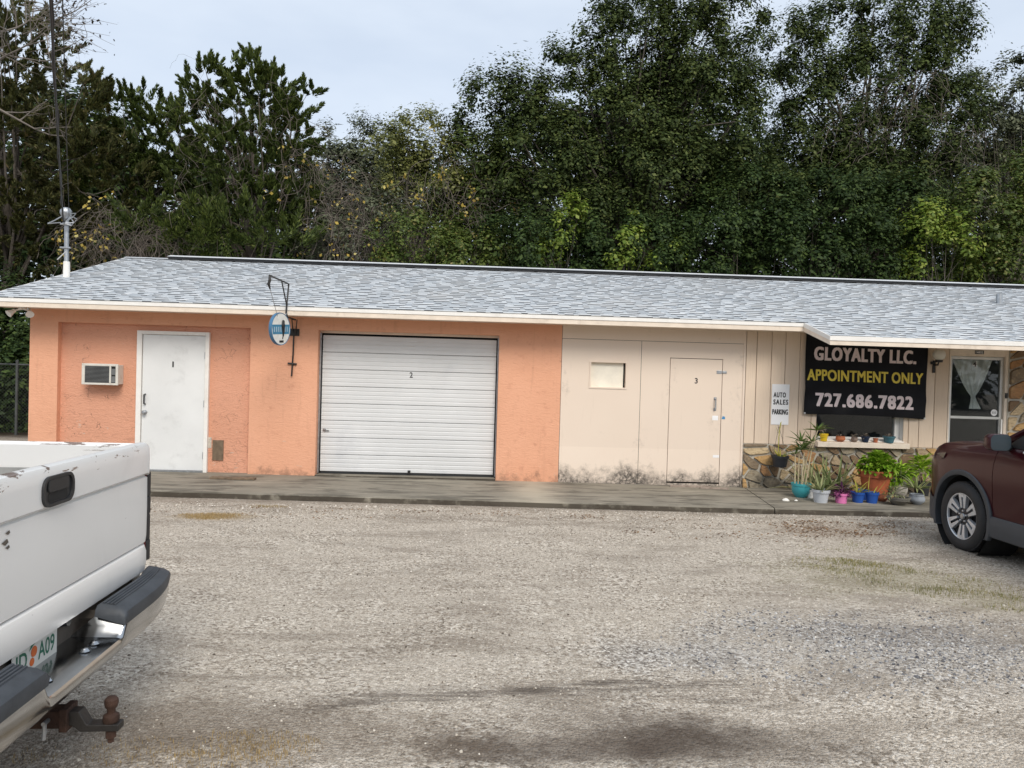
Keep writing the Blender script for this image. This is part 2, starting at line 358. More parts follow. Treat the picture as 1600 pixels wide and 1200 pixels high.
# ------------------------------------------------------------------ ground
def ground_mat():
    t = NT('gravel_lot'); p = t.pos(); xyz = t.sep(p)
    wob = t.noise(p, 1.7, 6, .62, .4); wob2 = t.noise(p, 7, 5, .6)
    def patch(px, py, rx, ry, rot=0, soft=.5, amt=.9):
        c = on_z(px, py); v = t.mapv(t.mapv(p, loc=(-c.x, -c.y, 0)), (1/rx, 1/ry, 0), (0, 0, rot))
        ln = t.n('ShaderNodeVectorMath', operation='LENGTH'); t.l(v, ln.inputs[0])
        d = t.math('ADD', ln.outputs['Value'], t.math('MULTIPLY', t.math('SUBTRACT', t.math('ADD', wob, t.math('MULTIPLY', wob2, .5)), .75), amt*2))
        return t.smooth(d, 1+soft*.4, 1-soft*.6)
    # crushed shell and lime rock: pale chips, grey chips, dark gaps
    v1 = t.n('ShaderNodeTexVoronoi'); v1.inputs['Scale'].default_value = 62; t.l(p, v1.inputs['Vector'])
    chip = t.sep(v1.outputs['Color'])[0]
    c = t.ramp(chip, [(0, (.15,.125,.098)), (.22, (.32,.28,.23)), (.55, (.48,.43,.365)), (.85, (.64,.59,.515)), (1, (.78,.74,.67))])
    v2 = t.n('ShaderNodeTexVoronoi'); v2.inputs['Scale'].default_value = 150; t.l(p, v2.inputs['Vector'])
    c2 = t.ramp(t.sep(v2.outputs['Color'])[1], [(0, (.24,.205,.165)), (.5, (.46,.41,.345)), (1, (.66,.61,.535))])
    fines = t.smooth(t.math('ADD', wob, t.math('MULTIPLY', wob2, .3)), .50, .75)
    c = t.mix(t.math('MULTIPLY', fines, .65), c, c2)
    # packed dust, lighter and smoother, and darker damp runs
    run = t.noise(t.mapv(p, (.35, 1.7, 1)), 1.2, 6, .6, .7)
    c = t.mix(t.math('MULTIPLY', t.smooth(run, .5, .72), .4), c, (.255,.215,.175))
    c = t.mix(t.math('MULTIPLY', t.smooth(t.noise(t.mapv(p, (.5, 1.3, 1), loc=(4, 9, 0)), .9, 5), .52, .7), .35), c, (.50,.455,.395))
    mot = t.noise(p, 26, 3, .7); c = t.mix(t.math('MULTIPLY', t.smooth(mot, .56, .66), .55), c, (.17,.14,.11))
    lgt = t.noise(t.mapv(p, loc=(7, 3, 0)), 34, 3, .7); c = t.mix(t.math('MULTIPLY', t.smooth(lgt, .56, .64), .6), c, (.80,.75,.67))
    zone = t.noise(t.mapv(p, (.5, 1.3, 1), loc=(2, 5, 0)), 1.3, 7, .68, .8); c = t.mix(t.math('MULTIPLY', t.smooth(zone, .47, .66), .55), c, (.20,.168,.135))
    c = t.mix(1.0, c, (1.05,1.025,.995), 'MULTIPLY')
    # old asphalt grit on the right
    ag = t.math('MAXIMUM', patch(1400, 1010, 1.35, .6, -.12, 1.4, 1.3), patch(1120, 1020, .6, .3, 0, 1.4, 1.4))
    ac = t.ramp(chip, [(0, (.085,.085,.09)), (.4, (.19,.19,.195)), (.75, (.38,.38,.38)), (1, (.60,.59,.58))])
    c = t.mix(t.math('MULTIPLY', ag, .42), c, ac)
    # oil-dark earth at the front, drips of brown beside it
    c = t.mix(t.math('MULTIPLY', patch(1050, 1160, .70, .22, .06, 1.7, 1.35), .85), c, (.072,.053,.040))
    c = t.mix(t.math('MULTIPLY', patch(890, 1170, .5, .12, .0, .8, 1.0), .6), c, (.10,.077,.06))
    c = t.mix(t.math('MULTIPLY', patch(330, 1130, 1.15, .3, .1, .9, 1.1), .55), c, (.155,.12,.088))
    # scraped tyre ruts
    for (x0, y0, x1, y1, wd, am) in ((430,1108,1010,1062,.05,.65), (480,1088,1130,1068,.06,.6), (640,1070,1250,1095,.05,.45), (900,1066,1180,1062,.04,.7)):
        a, b = on_z(x0, y0), on_z(x1, y1); L = (b-a).length; ang = math.atan2(b.y-a.y, b.x-a.x); m = (a+b)/2
        v = t.mapv(t.mapv(p, loc=(-m.x, -m.y, 0)), (1, 1, 0), (0, 0, -ang)); q = t.sep(v)
        yy = t.math('ADD', q[1], t.math('MULTIPLY', t.math('SUBTRACT', t.noise(p, 1.6, 4), .5), .22))
        mm = t.math('MULTIPLY', t.smooth(t.math('ABSOLUTE', yy), wd*1.6, wd*.2), t.smooth(t.math('ABSOLUTE', q[0]), L*.55, L*.35))
        mm = t.math('MULTIPLY', mm, t.smooth(t.noise(t.mapv(p, (1.2, 8, 1), rot=(0, 0, -ang)), 3, 5), .38, .6))
        c = t.mix(t.math('MULTIPLY', mm, am), c, (.11,.09,.073))
    # soil under the thin grass, rusty leaf litter by the slab
    c = t.mix(t.math('MULTIPLY', t.math('MAXIMUM', patch(1385, 905, .95, .55, -.35, 1.4, 1.5), patch(1560, 940, .6, .3, -.3, 1.3, 1.4)), .42), c, (.25,.225,.12))
    c = t.mix(t.math('MULTIPLY', patch(1290, 828, .6, .42, 0, 1.4, 1.5), .42), c, (.20,.125,.075))
    c = t.mix(t.math('MULTIPLY', patch(325, 806, .42, .2, 0, 1.3, 1.5), .6), c, (.32,.225,.105))
    c = t.mix(t.math('MULTIPLY', patch(1560, 860, .9, .5, 0, .9, .9), .5), c, (.20,.17,.135))  # plain darker patch of ground below the car's front wheel
    # dark edge of grit that washes against the slab, woodland floor behind the building
    ed = t.smooth(t.math('ADD', xyz[1], t.math('MULTIPLY', t.math('SUBTRACT', wob, .5), .5)), 9.15, 9.45)
    c = t.mix(t.math('MULTIPLY', ed, .45), c, (.23,.18,.14))
    wd = t.smooth(t.math('ADD', xyz[1], t.math('MULTIPLY', wob, 1.5)), 16.5, 17.6)
    c = t.mix(wd, c, (.045,.034,.022))
    h = t.math('ADD', t.math('MULTIPLY', v1.outputs['Distance'], -.8), t.math('MULTIPLY', v2.outputs['Distance'], -.35))
    n = t.bump(t.noise(p, 3.2, 5), .35, .05); n = t.bump(h, .85, .016, n)
    return t.bsdf(c, .92, 0, .2, n)
MT['gravel'] = ground_mat()
def dip(y): return -.022*np.clip((y-8.7)/.5, 0, 1)
def zg(x, y):                                       # the lot is not quite flat
    return .012*np.sin(x*1.3+.5)*np.sin(y*1.1)+.008*np.sin(x*2.9+y*1.7)-.004
xs = np.concatenate([[-150, -60, -30, -16], np.arange(-10, 12.01, .2), [18, 32, 60, 150]]); ys = np.concatenate([[-120, -40, -12, -3], np.arange(0, 18.01, .2), [24, 34, 60, 220]])
XX, YY = np.meshgrid(xs, ys); fade = np.clip((9.1-YY)/.6, 0, 1)*np.clip((YY+1)/1.5, 0, 1)*np.clip(1-np.abs(XX)/11, 0, 1)**.3
ZZ = zg(XX, YY)*fade+np.where(YY < 12, dip(YY), 0)
nx_, ny_ = len(xs), len(ys); ii = (np.arange(ny_-1)[:,None]*nx_+np.arange(nx_-1)[None,:]).ravel()
g = big_mesh('ground', np.stack([XX, YY, ZZ], -1).reshape(-1, 3), np.stack([ii, ii+1, ii+1+nx_, ii+nx_], 1), 'gravel', smooth=True); tag(g, kind='structure')

# loose stones: small domes, uneven in size, thin where cars drive
def stone_scatter(name, label, n, region, mat, smin, smax, weight):
    x = rng.uniform(region[0], region[1], n); y = rng.uniform(region[2], region[3], n)
    k = (np.abs(x-.03*y) < .78*y+.5) & (rng.random(n) < weight(x, y)); x, y = x[k], y[k]; n = len(x)
    s = smin*(smax/smin)**(rng.random(n)**2.2); a0 = rng.uniform(0, 6.28, n); el = rng.uniform(.6, 1.0, n); hh = s*rng.uniform(.35, .8, n)
    V = np.zeros((n, 9, 3), np.float32); z0 = zg(x, y)*np.clip((9.1-y)/.6, 0, 1)+dip(y)
    for j in range(5):
        a = j*1.2566+rng.uniform(-.35, .35, n); rr = s*rng.uniform(.75, 1.15, n)
        lx, ly = rr*np.cos(a), rr*np.sin(a)*el
        V[:,j,0] = x+lx*np.cos(a0)-ly*np.sin(a0); V[:,j,1] = y+lx*np.sin(a0)+ly*np.cos(a0); V[:,j,2] = z0-.002+rng.uniform(0, .25, n)*hh
    for j in range(3):
        a = j*2.094+rng.uniform(-.4, .4, n); rr = s*rng.uniform(.3, .65, n)
        V[:,5+j,0] = x+rr*np.cos(a+a0); V[:,5+j,1] = y+rr*np.sin(a+a0)*el; V[:,5+j,2] = z0+hh*rng.uniform(.75, 1.1, n)
    V = V[:,:8]
    T = np.array([(0,1,5),(1,6,5),(1,2,6),(2,3,6),(3,7,6),(3,4,7),(4,0,7),(0,5,7),(5,6,7)])
    F = (np.arange(n)[:,None,None]*8+T[None]).reshape(-1, 3)
    return tag(big_mesh(name, V, F, mat), label, 'gravel', kind='stuff')
def peb(name, stops):
    t = NT(name); c = t.ramp(t.n('ShaderNodeNewGeometry').outputs['Random Per Island'], stops); return t.bsdf(c, .88, 0, .25)
MT['pebble'] = peb('lime_rock_chips', [(0, (.085,.07,.055)), (.3, (.22,.185,.145)), (.55, (.42,.37,.305)), (.85, (.58,.53,.455)), (1, (.72,.68,.61))])
MT['grit'] = peb('old_asphalt_grit', [(0, (.06,.06,.066)), (.4, (.17,.17,.18)), (.75, (.36,.36,.36)), (1, (.60,.59,.57))])
MT['chalk'] = peb('chalky_rubble', [(0, (.22,.19,.15)), (.5, (.44,.39,.33)), (1, (.70,.66,.60))])
def wob_np(x, y, s, ph): return .5+.25*np.sin(x*s+ph+1.7*np.sin(y*s*.7+ph))+.25*np.sin(y*s*1.3-ph+1.3*np.sin(x*s*.9))
stone_scatter('loose_gravel', 'pale crushed shell gravel strewn over the whole parking lot', 70000, (-5.2, 6.6, 2.9, 9.35), 'pebble', .004, .012, lambda x, y: np.clip(.25+.9*wob_np(x, y, 1.9, .6)*np.clip(wob_np(x, y, .8, 2.2)+.25, .3, 1), 0, 1)*np.clip((y-2)/5, .25, 1)*np.where(np.hypot((x-.95)/.95, (y-3.38)/.4) < 1, .04, 1))
bc = on_z(1400, 1010)
stone_scatter('asphalt_grit', 'dark blue-grey asphalt grit in the gravel at the lower right', 9000, (.9, 3.9, 3.6, 5.5), 'grit', .005, .015, lambda x, y: np.clip(1.25-np.hypot((x-bc.x)/1.35, (y-bc.y)/.62)+.6*(wob_np(x, y, 4, 1)-.5), 0, 1))
stone_scatter('chalky_rubble', 'chalky white rubble washed along the edge of the concrete walk', 5000, (-4.7, 6.2, 8.4, 9.28), 'chalk', .006, .018, lambda x, y: np.clip((y-8.4)/.9, 0, 1)**1.5*np.clip(wob_np(x, y, 3, 3)+.2, 0, 1))

def blades(name, label, cat, pts, hmin, hmax, wd, mat, lean=.6, kind='stuff'):
    n = len(pts); P0 = np.array(pts, np.float32); a = rng.uniform(0, 6.28, n); h = rng.uniform(hmin, hmax, n); ln = rng.uniform(.1, lean, n)*h
    dx, dy = np.cos(a), np.sin(a); V = np.zeros((n, 5, 3), np.float32)
    for i, (f, ww, zz) in enumerate(((0, 1, 0), (0, -1, 0), (.4, .7, .6), (.4, -.7, .6), (1, 0, 1))):
        V[:,i,0] = P0[:,0]+dx*ln*f-dy*wd*ww; V[:,i,1] = P0[:,1]+dy*ln*f+dx*wd*ww; V[:,i,2] = P0[:,2]+h*zz
    T = np.array([(0,1,3),(0,3,2),(2,3,4)]); F = (np.arange(n)[:,None,None]*5+T[None]).reshape(-1, 3)
    return tag(big_mesh(name, V, F, mat), label, cat, kind=kind)
def leafmat(name, stops, rough=.55, trans=.25, spec=.3):
    t = NT(name); c = t.ramp(t.n('ShaderNodeNewGeometry').outputs['Random Per Island'], stops)
    c = t.mix(1.0, c, t.ramp(t.noise(t.pos(), .9, 3, .6), [(.3, (.72,.76,.74)), (.5, (1, 1, 1)), (.7, (1.0,.98,.8))]), 'MULTIPLY'); c = t.mix(1.0, c, (1.08,1.08,1.08), 'MULTIPLY')   # old and young growth
    return t.bsdf(c, rough, 0, spec, None, 0, trans)
MT['thin_grass'] = leafmat('thin_lot_grass', [(0, (.16,.17,.05)), (.5, (.24,.23,.09)), (1, (.38,.31,.16))])
MT['dry_grass'] = leafmat('dry_grass', [(0, (.30,.21,.09)), (1, (.46,.34,.17))])
MT['litter'] = leafmat('fallen_leaves', [(0, (.10,.05,.028)), (.5, (.20,.105,.05)), (1, (.30,.19,.10))])
def spread_pts(px, py, rx, ry, n, rot=0, pw=.6):
    c = on_z(px, py); r = rng.random(n)**pw; a = rng.uniform(0, 6.28, n); x = r*np.cos(a)*rx; y = r*np.sin(a)*ry
    X, Y = c.x+x*math.cos(rot)-y*math.sin(rot), c.y+x*math.sin(rot)+y*math.cos(rot); k = rng.random(n) < np.clip(2.2*wob_np(X, Y, 6.5, px*.1)-.55, 0, 1)
    X, Y = X[k], Y[k]; return np.stack([X, Y, zg(X, Y)*np.clip((9.1-Y)/.6, 0, 1)+dip(Y)-.002], 1)
blades('sparse_grass', 'thin green weedy grass growing through gravel left of maroon car', 'grass', np.concatenate([spread_pts(1330, 882, .55, .28, 2600, -.3), spread_pts(1420, 905, .95, .5, 3200, -.45), spread_pts(1560, 940, .6, .3, 1800, -.4), spread_pts(1300, 850, .4, .3, 500)]), .012, .035, .0022, 'thin_grass')
blades('dry_grass_patch', 'small tuft of straw coloured dry grass near white truck tail', 'grass', np.concatenate([spread_pts(325, 806, .4, .16, 1800), spread_pts(420, 790, .25, .1, 250)]), .012, .03, .0022, 'dry_grass')
blades('dry_grass_front', 'wispy dry grass in the dirt at the bottom left corner', 'grass', np.concatenate([spread_pts(400, 1165, .3, .14, 700), spread_pts(310, 1180, .5, .15, 900), spread_pts(160, 1185, .4, .1, 500)]), .01, .028, .0014, 'dry_grass')
def leaf_quads(P0, ax, sd, l, wd):                # rhombus leaves
    n = len(P0); l = np.asarray(l).reshape(-1, 1)*np.ones((n, 1)); wd = np.asarray(wd).reshape(-1, 1)*np.ones((n, 1))
    V = np.stack([P0-ax*l*.5, P0+sd*wd*.5-ax*l*.05, P0+ax*l*.5, P0-sd*wd*.5-ax*l*.05], 1)
    return V.reshape(-1, 3), np.arange(n*4).reshape(-1, 4)
def unit(v): return v/np.maximum(np.linalg.norm(v, axis=-1, keepdims=True), 1e-6)
pp = np.concatenate([spread_pts(1290, 826, 1.0, .5, 1000, 0, .8), spread_pts(700, 800, 2.6, .2, 260), spread_pts(930, 808, 1.2, .2, 160), spread_pts(1400, 822, 1.2, .45, 600), spread_pts(1150, 830, 1.4, .5, 350), spread_pts(500, 800, 2.0, .4, 250)]); n = len(pp)
a = rng.uniform(0, 6.28, n); ax = np.stack([np.cos(a), np.sin(a), rng.normal(0, .25, n)], 1); sdv = unit(np.cross(ax, np.array([0, 0, 1.])+rng.normal(0, .3, (n, 3))))
V, Fq = leaf_quads(pp+[0, 0, .008], unit(ax), sdv, rng.uniform(.02, .05, n), rng.uniform(.012, .022, n))
tag(big_mesh('leaf_litter', V, Fq, 'litter'), 'rusty brown fallen leaves on the gravel before the flower pots', 'leaves', kind='stuff')

# concrete walk in slabs, a thin raised sheet that slopes to the lot
walk = None
def slab_z(x, y):
    zb = .085+(x+6.7)/14*(-.045); return zb+(11.13-y)/1.7*(.055-zb)
SLAB_FRONT = lambda x: 9.62-.3*np.clip((x+4.5)/8, 0, 1)
def slab(x0, x1, skew0=0, skew1=0):
    xs_ = np.linspace(0, 1, max(2, int((x1-x0)/.25)+1)); m = MB(); top = []; bot = []
    k = len(xs_)
    for f in xs_:
        xb = x0+(x1-x0)*f; xf = xb+(skew0*(1-f)+skew1*f); yf = float(SLAB_FRONT(xf))+random.uniform(-.012, .012)
        top += [(xb, 11.3, slab_z(xb, 11.3)), (xf, yf+.02, slab_z(xf, yf)), (xf, yf, slab_z(xf, yf)-.015), (xf, yf-.01, -.08)]
    m.add(top, [(i*4+j, i*4+j+1, (i+1)*4+j+1, (i+1)*4+j) for i in range(k-1) for j in range(3)])
    m.add(top[:4]+[(x0, 11.3, -.08)], [(0, 4, 3, 2, 1)]); m.add(top[-4:]+[(x1, 11.3, -.08)], [(0, 1, 2, 3, 4)])
    return m
sl0 = slab(-7.4, 4.035, 0, -.26).build('pavement', 'concrete'); tag(sl0, kind='structure')
sl1 = slab(4.05, 12, -.26, 0).build('pavement', 'concrete'); tag(sl1, kind='structure')

# ------------------------------------------------------------------ the building
F = 11.13
B = thing('shop_building', 'long low shop building with orange and beige walls under grey shingles', 'building', (0, F, 0))
def wall(x0, x1, z0, z1, holes, Y, depth):
    xs_ = sorted({x0, x1, *[h[0] for h in holes], *[h[1] for h in holes]}); zs_ = sorted({z0, z1, *[h[2] for h in holes], *[h[3] for h in holes]}); m = MB()
    for i in range(len(xs_)-1):
        for j in range(len(zs_)-1):
            a, b, c, d = xs_[i], xs_[i+1], zs_[j], zs_[j+1]; mx_, mz_ = (a+b)/2, (c+d)/2
            if any(h[0] < mx_ < h[1] and h[2] < mz_ < h[3] for h in holes): continue
            m.add([(a, Y, c), (b, Y, c), (b, Y, d), (a, Y, d)], [(0, 1, 2, 3)])
    for a, b, c, d in holes:
        m.add([(a, Y, c), (b, Y, c), (b, Y, d), (a, Y, d), (a, Y+depth, c), (b, Y+depth, c), (b, Y+depth, d), (a, Y+depth, d)], [(0, 3, 7, 4), (1, 5, 6, 2), (3, 2, 6, 7), (0, 4, 5, 1)])
    return m
TOP = 2.47
wl = wall(-6.67, 1.17, -.1, TOP, [(-6.265, -3.47, .05, 2.25), (-2.477, .224, .07, 2.25)], F, .22)
wl.add([(-6.67, F, -.1), (-6.67, F, TOP), (-6.67, 18.3, TOP), (-6.67, 18.3, -.1)], [(0, 1, 2, 3)])
wl.build('orange_wall', 'stucco', B, fixn=False)
MB().box(-6.30, -3.44, F+.09, F+.2, -.1, 2.26).build('recessed_wall', 'stucco_worn', B)
MB().box(-6.67, 12, 18.2, 18.3, -.1, TOP).add([(-6.66, F+.2, TOP), (-6.66, 18.3, TOP), (-6.66, 14.72, 3.6)], [(0, 1, 2)]).build('back_wall', 'stucco', B)
MB().box(-6.5, 3.9, F+.45, F+.5, -.1, TOP).build('inner_wall', 'room', B)
MB().box(3.9, 12, F+3.4, F+3.5, -.1, TOP).build('inner_wall', 'room', B)
MB().box(3.85, 3.9, F+.06, F+3.4, -.1, TOP).build('partition', 'room', B)
MB().box(3.9, 12, F+.12, F+3.4, -.06, -.04).build('inner_floor', 'room', B)
MB().box(-6.5, 12, F+.05, F+3.4, TOP, TOP+.02).build('ceiling', 'room', B)
# door 1
def digits(txt, parent, c, h, mat='ink', bold=.02, wfac=.26):
    return text(txt, 'numeral', mat, parent, c, width=None if len(txt) > 1 else h*wfac, height=h, bold=bold)
D1Y = F+.055
d1 = MB().box(-5.062, -4.150, D1Y, D1Y+.04, .10, 2.108).build('white_door', 'white_door', B, bevel=.003)
tag(d1, 'white steel door numbered one')
fr = MB(); fr.box(-5.142, -5.070, F+.03, F+.0895, .07, 2.165).box(-4.142, -4.085, F+.03, F+.0895, .07, 2.165).box(-5.070, -4.142, F+.03, F+.0895, 2.113, 2.165)
fr.build('door_frame', 'white_trim', d1, bevel=.004)
MB().box(-5.070, -4.142, F+.02, F+.09, .06, .098).build('threshold', 'steel', d1)
MB().tube([(-5.012, D1Y-.002, 1.22), (-5.012, D1Y-.045, 1.215), (-5.012, D1Y-.045, 1.08), (-5.012, D1Y-.002, 1.075)], .011, 8).build('pull_handle', 'iron', d1, smooth=True)
MB().lathe([(.0, -.02), (.03, -.02), (.034, 0), (.012, .005), (.014, .03), (.03, .04), (.033, .055), (.02, .068), (0, .07)], 16, (-5.012, D1Y, .95), 'Y').build('knob', 'steel', d1, smooth=True)
for o in d1.children:
    if o.name.startswith('knob'): o.data.transform(Matrix.Translation((0, 2*(D1Y-F), 0)) @ Matrix.Scale(-1, 4, (0, 1, 0)))
for z in (1.82, 1.10, .33): MB().tube([(-4.146, D1Y-.008, z-.05), (-4.146, D1Y-.008, z+.05)], .010, 8).build('hinge', 'steel', d1)
digits('1', d1, (-4.617, D1Y-.002, 1.675), .085)
MB().box(-4.02, -3.86, F+.074, F+.089, .26, .56).build('wood_patch', 'wood', B)
MB().box(-4.10, -4.04, F+.082, F+.0895, .44, .60).build('plaster_scar', simple('bare_plaster', (.55,.50,.43), .9, var=.3, vscale=25, bump=.6), B)
# garage door: ribbed curtain in eight sections
GY = F+.16
gd = MB().box(-2.43, .18, GY+.03, GY+.06, .12, 2.20).build('garage_door', 'dark', B); tag(gd, 'white ribbed roll-up garage door numbered two')
zs0, zs1, ns = .118, 2.185, 8; hs = (zs1-zs0)/ns
for k in range(ns):
    z0 = zs0+k*hs; prof = []
    q = hs/4
    for j in range(4):
        zz = z0+j*q; prof += [(GY-.006, zz+.003), (GY-.010, zz+.012), (GY-.010, zz+q-.010), (GY-.005, zz+q-.002)]
    prof[0] = (GY+.004, z0+.002); prof.insert(1, (GY-.004, z0+.007))
    poly = prof+[(GY+.024, z0+hs-.001), (GY+.024, z0+.0035)]
    MB().prism([(a, b) for a, b in poly], -2.435, .185, 'X').build('curtain_section', 'garage', gd)
MB().box(-2.477, .224, GY-.02, GY+.05, 2.215, 2.25).build('lintel_strip', 'cream_trim', gd)
for x0, x1 in ((-2.475, -2.452), (.203, .222)): MB().box(x0, x1, GY-.04, GY+.05, .1, 2.21).build('guide_rail', 'steel', gd)
MB().box(-2.43, .18, GY-.012, GY+.02, .09, .118).build('bottom_bar', 'black', gd)
MB().tube([(-2.40, GY-.02, .755), (-2.36, GY-.035, .75)], .016, 8).tube([(-2.36, GY-.035, .75), (-2.31, GY-.03, .742)], .008, 6).build('lock', 'steel', gd, smooth=True)
MB().cbox((-1.09, GY-.02, .135), (.04, .02, .06)).build('lift_handle', 'iron', gd)
digits('2', gd, (-1.097, GY-.0125, 1.617), .085, wfac=.55)
MB().box(-2.477, .224, F-.03, F+.22, -.05, .088).build('door_sill', 'concrete', B, bevel=.008)
# plywood front
pl = wall(1.176, 2.381, .035, 2.232, [(1.624, 2.152, 1.516, 1.888)], F+.004, .07)
pa = pl.build('plywood_panel', 'beige', B, fixn=False)
wall(2.387, 3.985, .035, 2.232, [(2.826, 3.640, .04, 1.993)], F+.004, .03).build('plywood_panel', 'beige', B, fixn=False)
MB().box(1.176, 3.985, F+.002, F+.03, 2.238, TOP).build('plywood_strip', 'beige', B)
MB().box(1.17, 3.99, F+.075, F+.09, -.1, TOP).build('wall_backing', 'dark', B)
MB().box(3.952, 3.984, F-.008, F+.0035, .02, 2.455).build('corner_strip', 'beige', B)
wb = MB().box(1.60, 2.125, F+.060, F+.066, 1.50, 1.90).build('boarded_window', simple('pale_cream_board', (.82,.77,.66), .7, var=.06, vscale=9), B)
fr = MB()
for b in ((1.600, 1.622, 1.494, 1.910), (2.154, 2.178, 1.494, 1.910), (1.622, 2.154, 1.890, 1.910), (1.622, 2.154, 1.494, 1.514)): fr.box(b[0], b[1], F-.006, F+.0035, b[2], b[3])
fr.build('window_frame', 'beige', wb)
d3 = MB().box(2.834, 3.630, F+.002, F+.03, .110, 1.984).build('plywood_door', 'beige', B); tag(d3, 'flush beige plywood door numbered three')
digits('3', d3, (3.236, F, 1.653), .085, wfac=.55)
MB().box(3.545, 3.625, F-.006, F+.0015, 1.77, 1.82).box(3.632, 3.70, F-.006, F+.0015, 1.775, 1.815).build('hasp', 'steel', d3, bevel=.004)
MB().tube([(3.535, F+.001, 1.39), (3.535, F-.04, 1.385), (3.535, F-.04, 1.23), (3.535, F+.001, 1.225)], .010, 8).box(3.515, 3.555, F-.004, F+.001, 1.37, 1.41).box(3.515, 3.555, F-.004, F+.001, 1.205, 1.245).build('pull_handle', 'steel', d3)
MB().box(3.50, 3.59, F, F+.0015, 1.06, 1.13).build('paint_scar', 'paper', d3)
MB().add([(3.645, F+.001, 1.08), (3.70, F+.001, 1.08), (3.695, F+.001, 1.12), (3.66, F+.001, 1.125)], [(0, 1, 2, 3)]).build('blue_tape', simple('blue_tape', (.05,.25,.50), .6), B, fixn=False)
MB().box(3.53, 3.625, F, F+.0015, .49, .53).build('paint_scar', 'paper', d3)
MB().box(2.832, 3.632, F+.004, F+.028, .035, .085).build('door_bottom_rail', 'beige', B)
# vertical siding boards
MB().box(3.985, 8.2, F+.012, F+.03, .6, TOP).build('siding_backing', 'dark', B) if False else None
edges = [3.990, 4.155, 4.385, 4.60, 4.825, 5.03, 5.115]
redge = [6.475, 6.56, 6.72, 6.95, 7.165]
def plank(x0, x1, z0, z1): 
    return MB().box(x0+.004, x1-.004, F-.004-random.uniform(0, .003), F+.02, z0, z1).build('plank', 'plank', B, bevel=.004, seg=1)
for e in (edges, redge):
    for a, b in zip(e[:-1], e[1:]): plank(a, b, .722, TOP)
for a, b in zip(np.linspace(5.115, 6.475, 7)[:-1], np.linspace(5.115, 6.475, 7)[1:]): plank(a, b, 1.93, TOP)
MB().box(3.99, 5.115, F+.021, F+.035, .6, TOP).box(6.475, 7.17, F+.021, F+.035, .6, TOP).box(5.115, 6.475, F+.021, F+.035, 1.93, TOP).build('siding_backing', 'dark', B)
# display window with deep reveal and sill
wn = MB().box(5.15, 6.40, F+.135, F+.141, .83, 1.93).build('display_window', 'glass', B)
fr = MB()
for b in ((5.116, 5.150, .80, 1.93), (6.40, 6.474, .80, 1.93)): fr.box(b[0], b[1], F+.10, F+.17, b[2], b[3])
fr.box(5.15, 6.40, F+.10, F+.17, 1.88, 1.93).box(5.15, 6.40, F+.11, F+.17, .80, .85)
fr.build('window_frame', 'white_trim', wn, bevel=.004)
for a, b in ((6.4745, 6.4748), (5.1152, 5.1155)): MB().box(a, b, F, F+.10, .8, 1.93).build('reveal', 'white_trim', wn)
MB().prism([(F-.13, .705), (F-.13, .783), (F+.10, .825), (F+.10, .705)], 5.09, 6.52, 'X').build('window_sill', 'cream_trim', wn, bevel=.006)
for k in range(3): MB().box(5.12, 6.47, F-.05+k*.055, F-.035+k*.055, .796+k*.0105, .812+k*.0105).build('sill_strip', 'white_trim', wn)
# stone skirting
def clip(poly, nx, ny, d):                        # keep nx*x+ny*y <= d
    o = []
    for i in range(len(poly)):
        p, q = poly[i], poly[(i+1)%len(poly)]; a, b = nx*p[0]+ny*p[1]-d, nx*q[0]+ny*q[1]-d
        if a <= 0: o.append(p)
        if a*b < 0: f = a/(a-b); o.append((p[0]+(q[0]-p[0])*f, p[1]+(q[1]-p[1])*f))
    return o
def stones(parent, x0, x1, z0, z1, Y, cell, gap, rot, sx, seed):
    rs = np.random.default_rng(seed); ca, sa = math.cos(rot), math.sin(rot)
    n = int((x1-x0)*(z1-z0)/cell**2); pts = []
    while len(pts) < n:
        c = (rs.uniform(x0, x1), rs.uniform(z0, z1)); best = 1
        if all(((c[0]-q[0])**2+(c[1]-q[1])**2) > (cell*.62)**2 for q in pts) or rs.random() < .02: pts.append(c)
    tw = lambda p: ((p[0]*ca+p[1]*sa)/sx, -p[0]*sa+p[1]*ca); P2 = [tw(p) for p in pts]
    box = [tw(p) for p in ((x0, z0), (x1, z0), (x1, z1), (x0, z1))]
    for i, p in enumerate(P2):
        poly = box
        for j, q in enumerate(P2):
            if i == j: continue
            dx, dy = q[0]-p[0], q[1]-p[1]; L = math.hypot(dx, dy)
            if L > cell*4: continue
            dx /= L; dy /= L; poly = clip(poly, dx, dy, dx*(p[0]+q[0])/2+dy*(p[1]+q[1])/2-gap*rs.uniform(.35, .8))
            if len(poly) < 3: break
        if len(poly) < 3: continue
        for _ in range(1): poly = [((a[0]*(1-f)+b[0]*f), (a[1]*(1-f)+b[1]*f)) for a, b in zip(poly, poly[1:]+poly[:1]) for f in (.13, .87)] if len(poly) < 14 else poly
        poly = [(a*sx*ca-b*sa, a*sx*sa+b*ca) for a, b in poly]
        cx, cz = sum(a for a, b in poly)/len(poly), sum(b for a, b in poly)/len(poly); d = rs.uniform(.02, .05); m = MB(); k = len(poly); tl = rs.normal(0, .10, 2)
        for s_, dd in ((1, 0), (.985, .65), (.93, .95), (.5, 1.0)):
            m.v += [(cx+(a-cx)*s_, Y-d*dd*(1+tl[0]*3*(a-cx)+tl[1]*3*(b-cz))-rs.uniform(0, .004), cz+(b-cz)*s_) for a, b in poly]
        m.f += [(r*k+i2, r*k+(i2+1)%k, (r+1)*k+(i2+1)%k, (r+1)*k+i2) for r in range(3) for i2 in range(k)]+[tuple(3*k+i2 for i2 in range(k))]
        m.build('stone', 'stone', parent, smooth=True)
sw = MB().box(3.987, 7.17, F-.018, F+.03, -.05, .7195).build('stone_skirting', 'mortar', B)
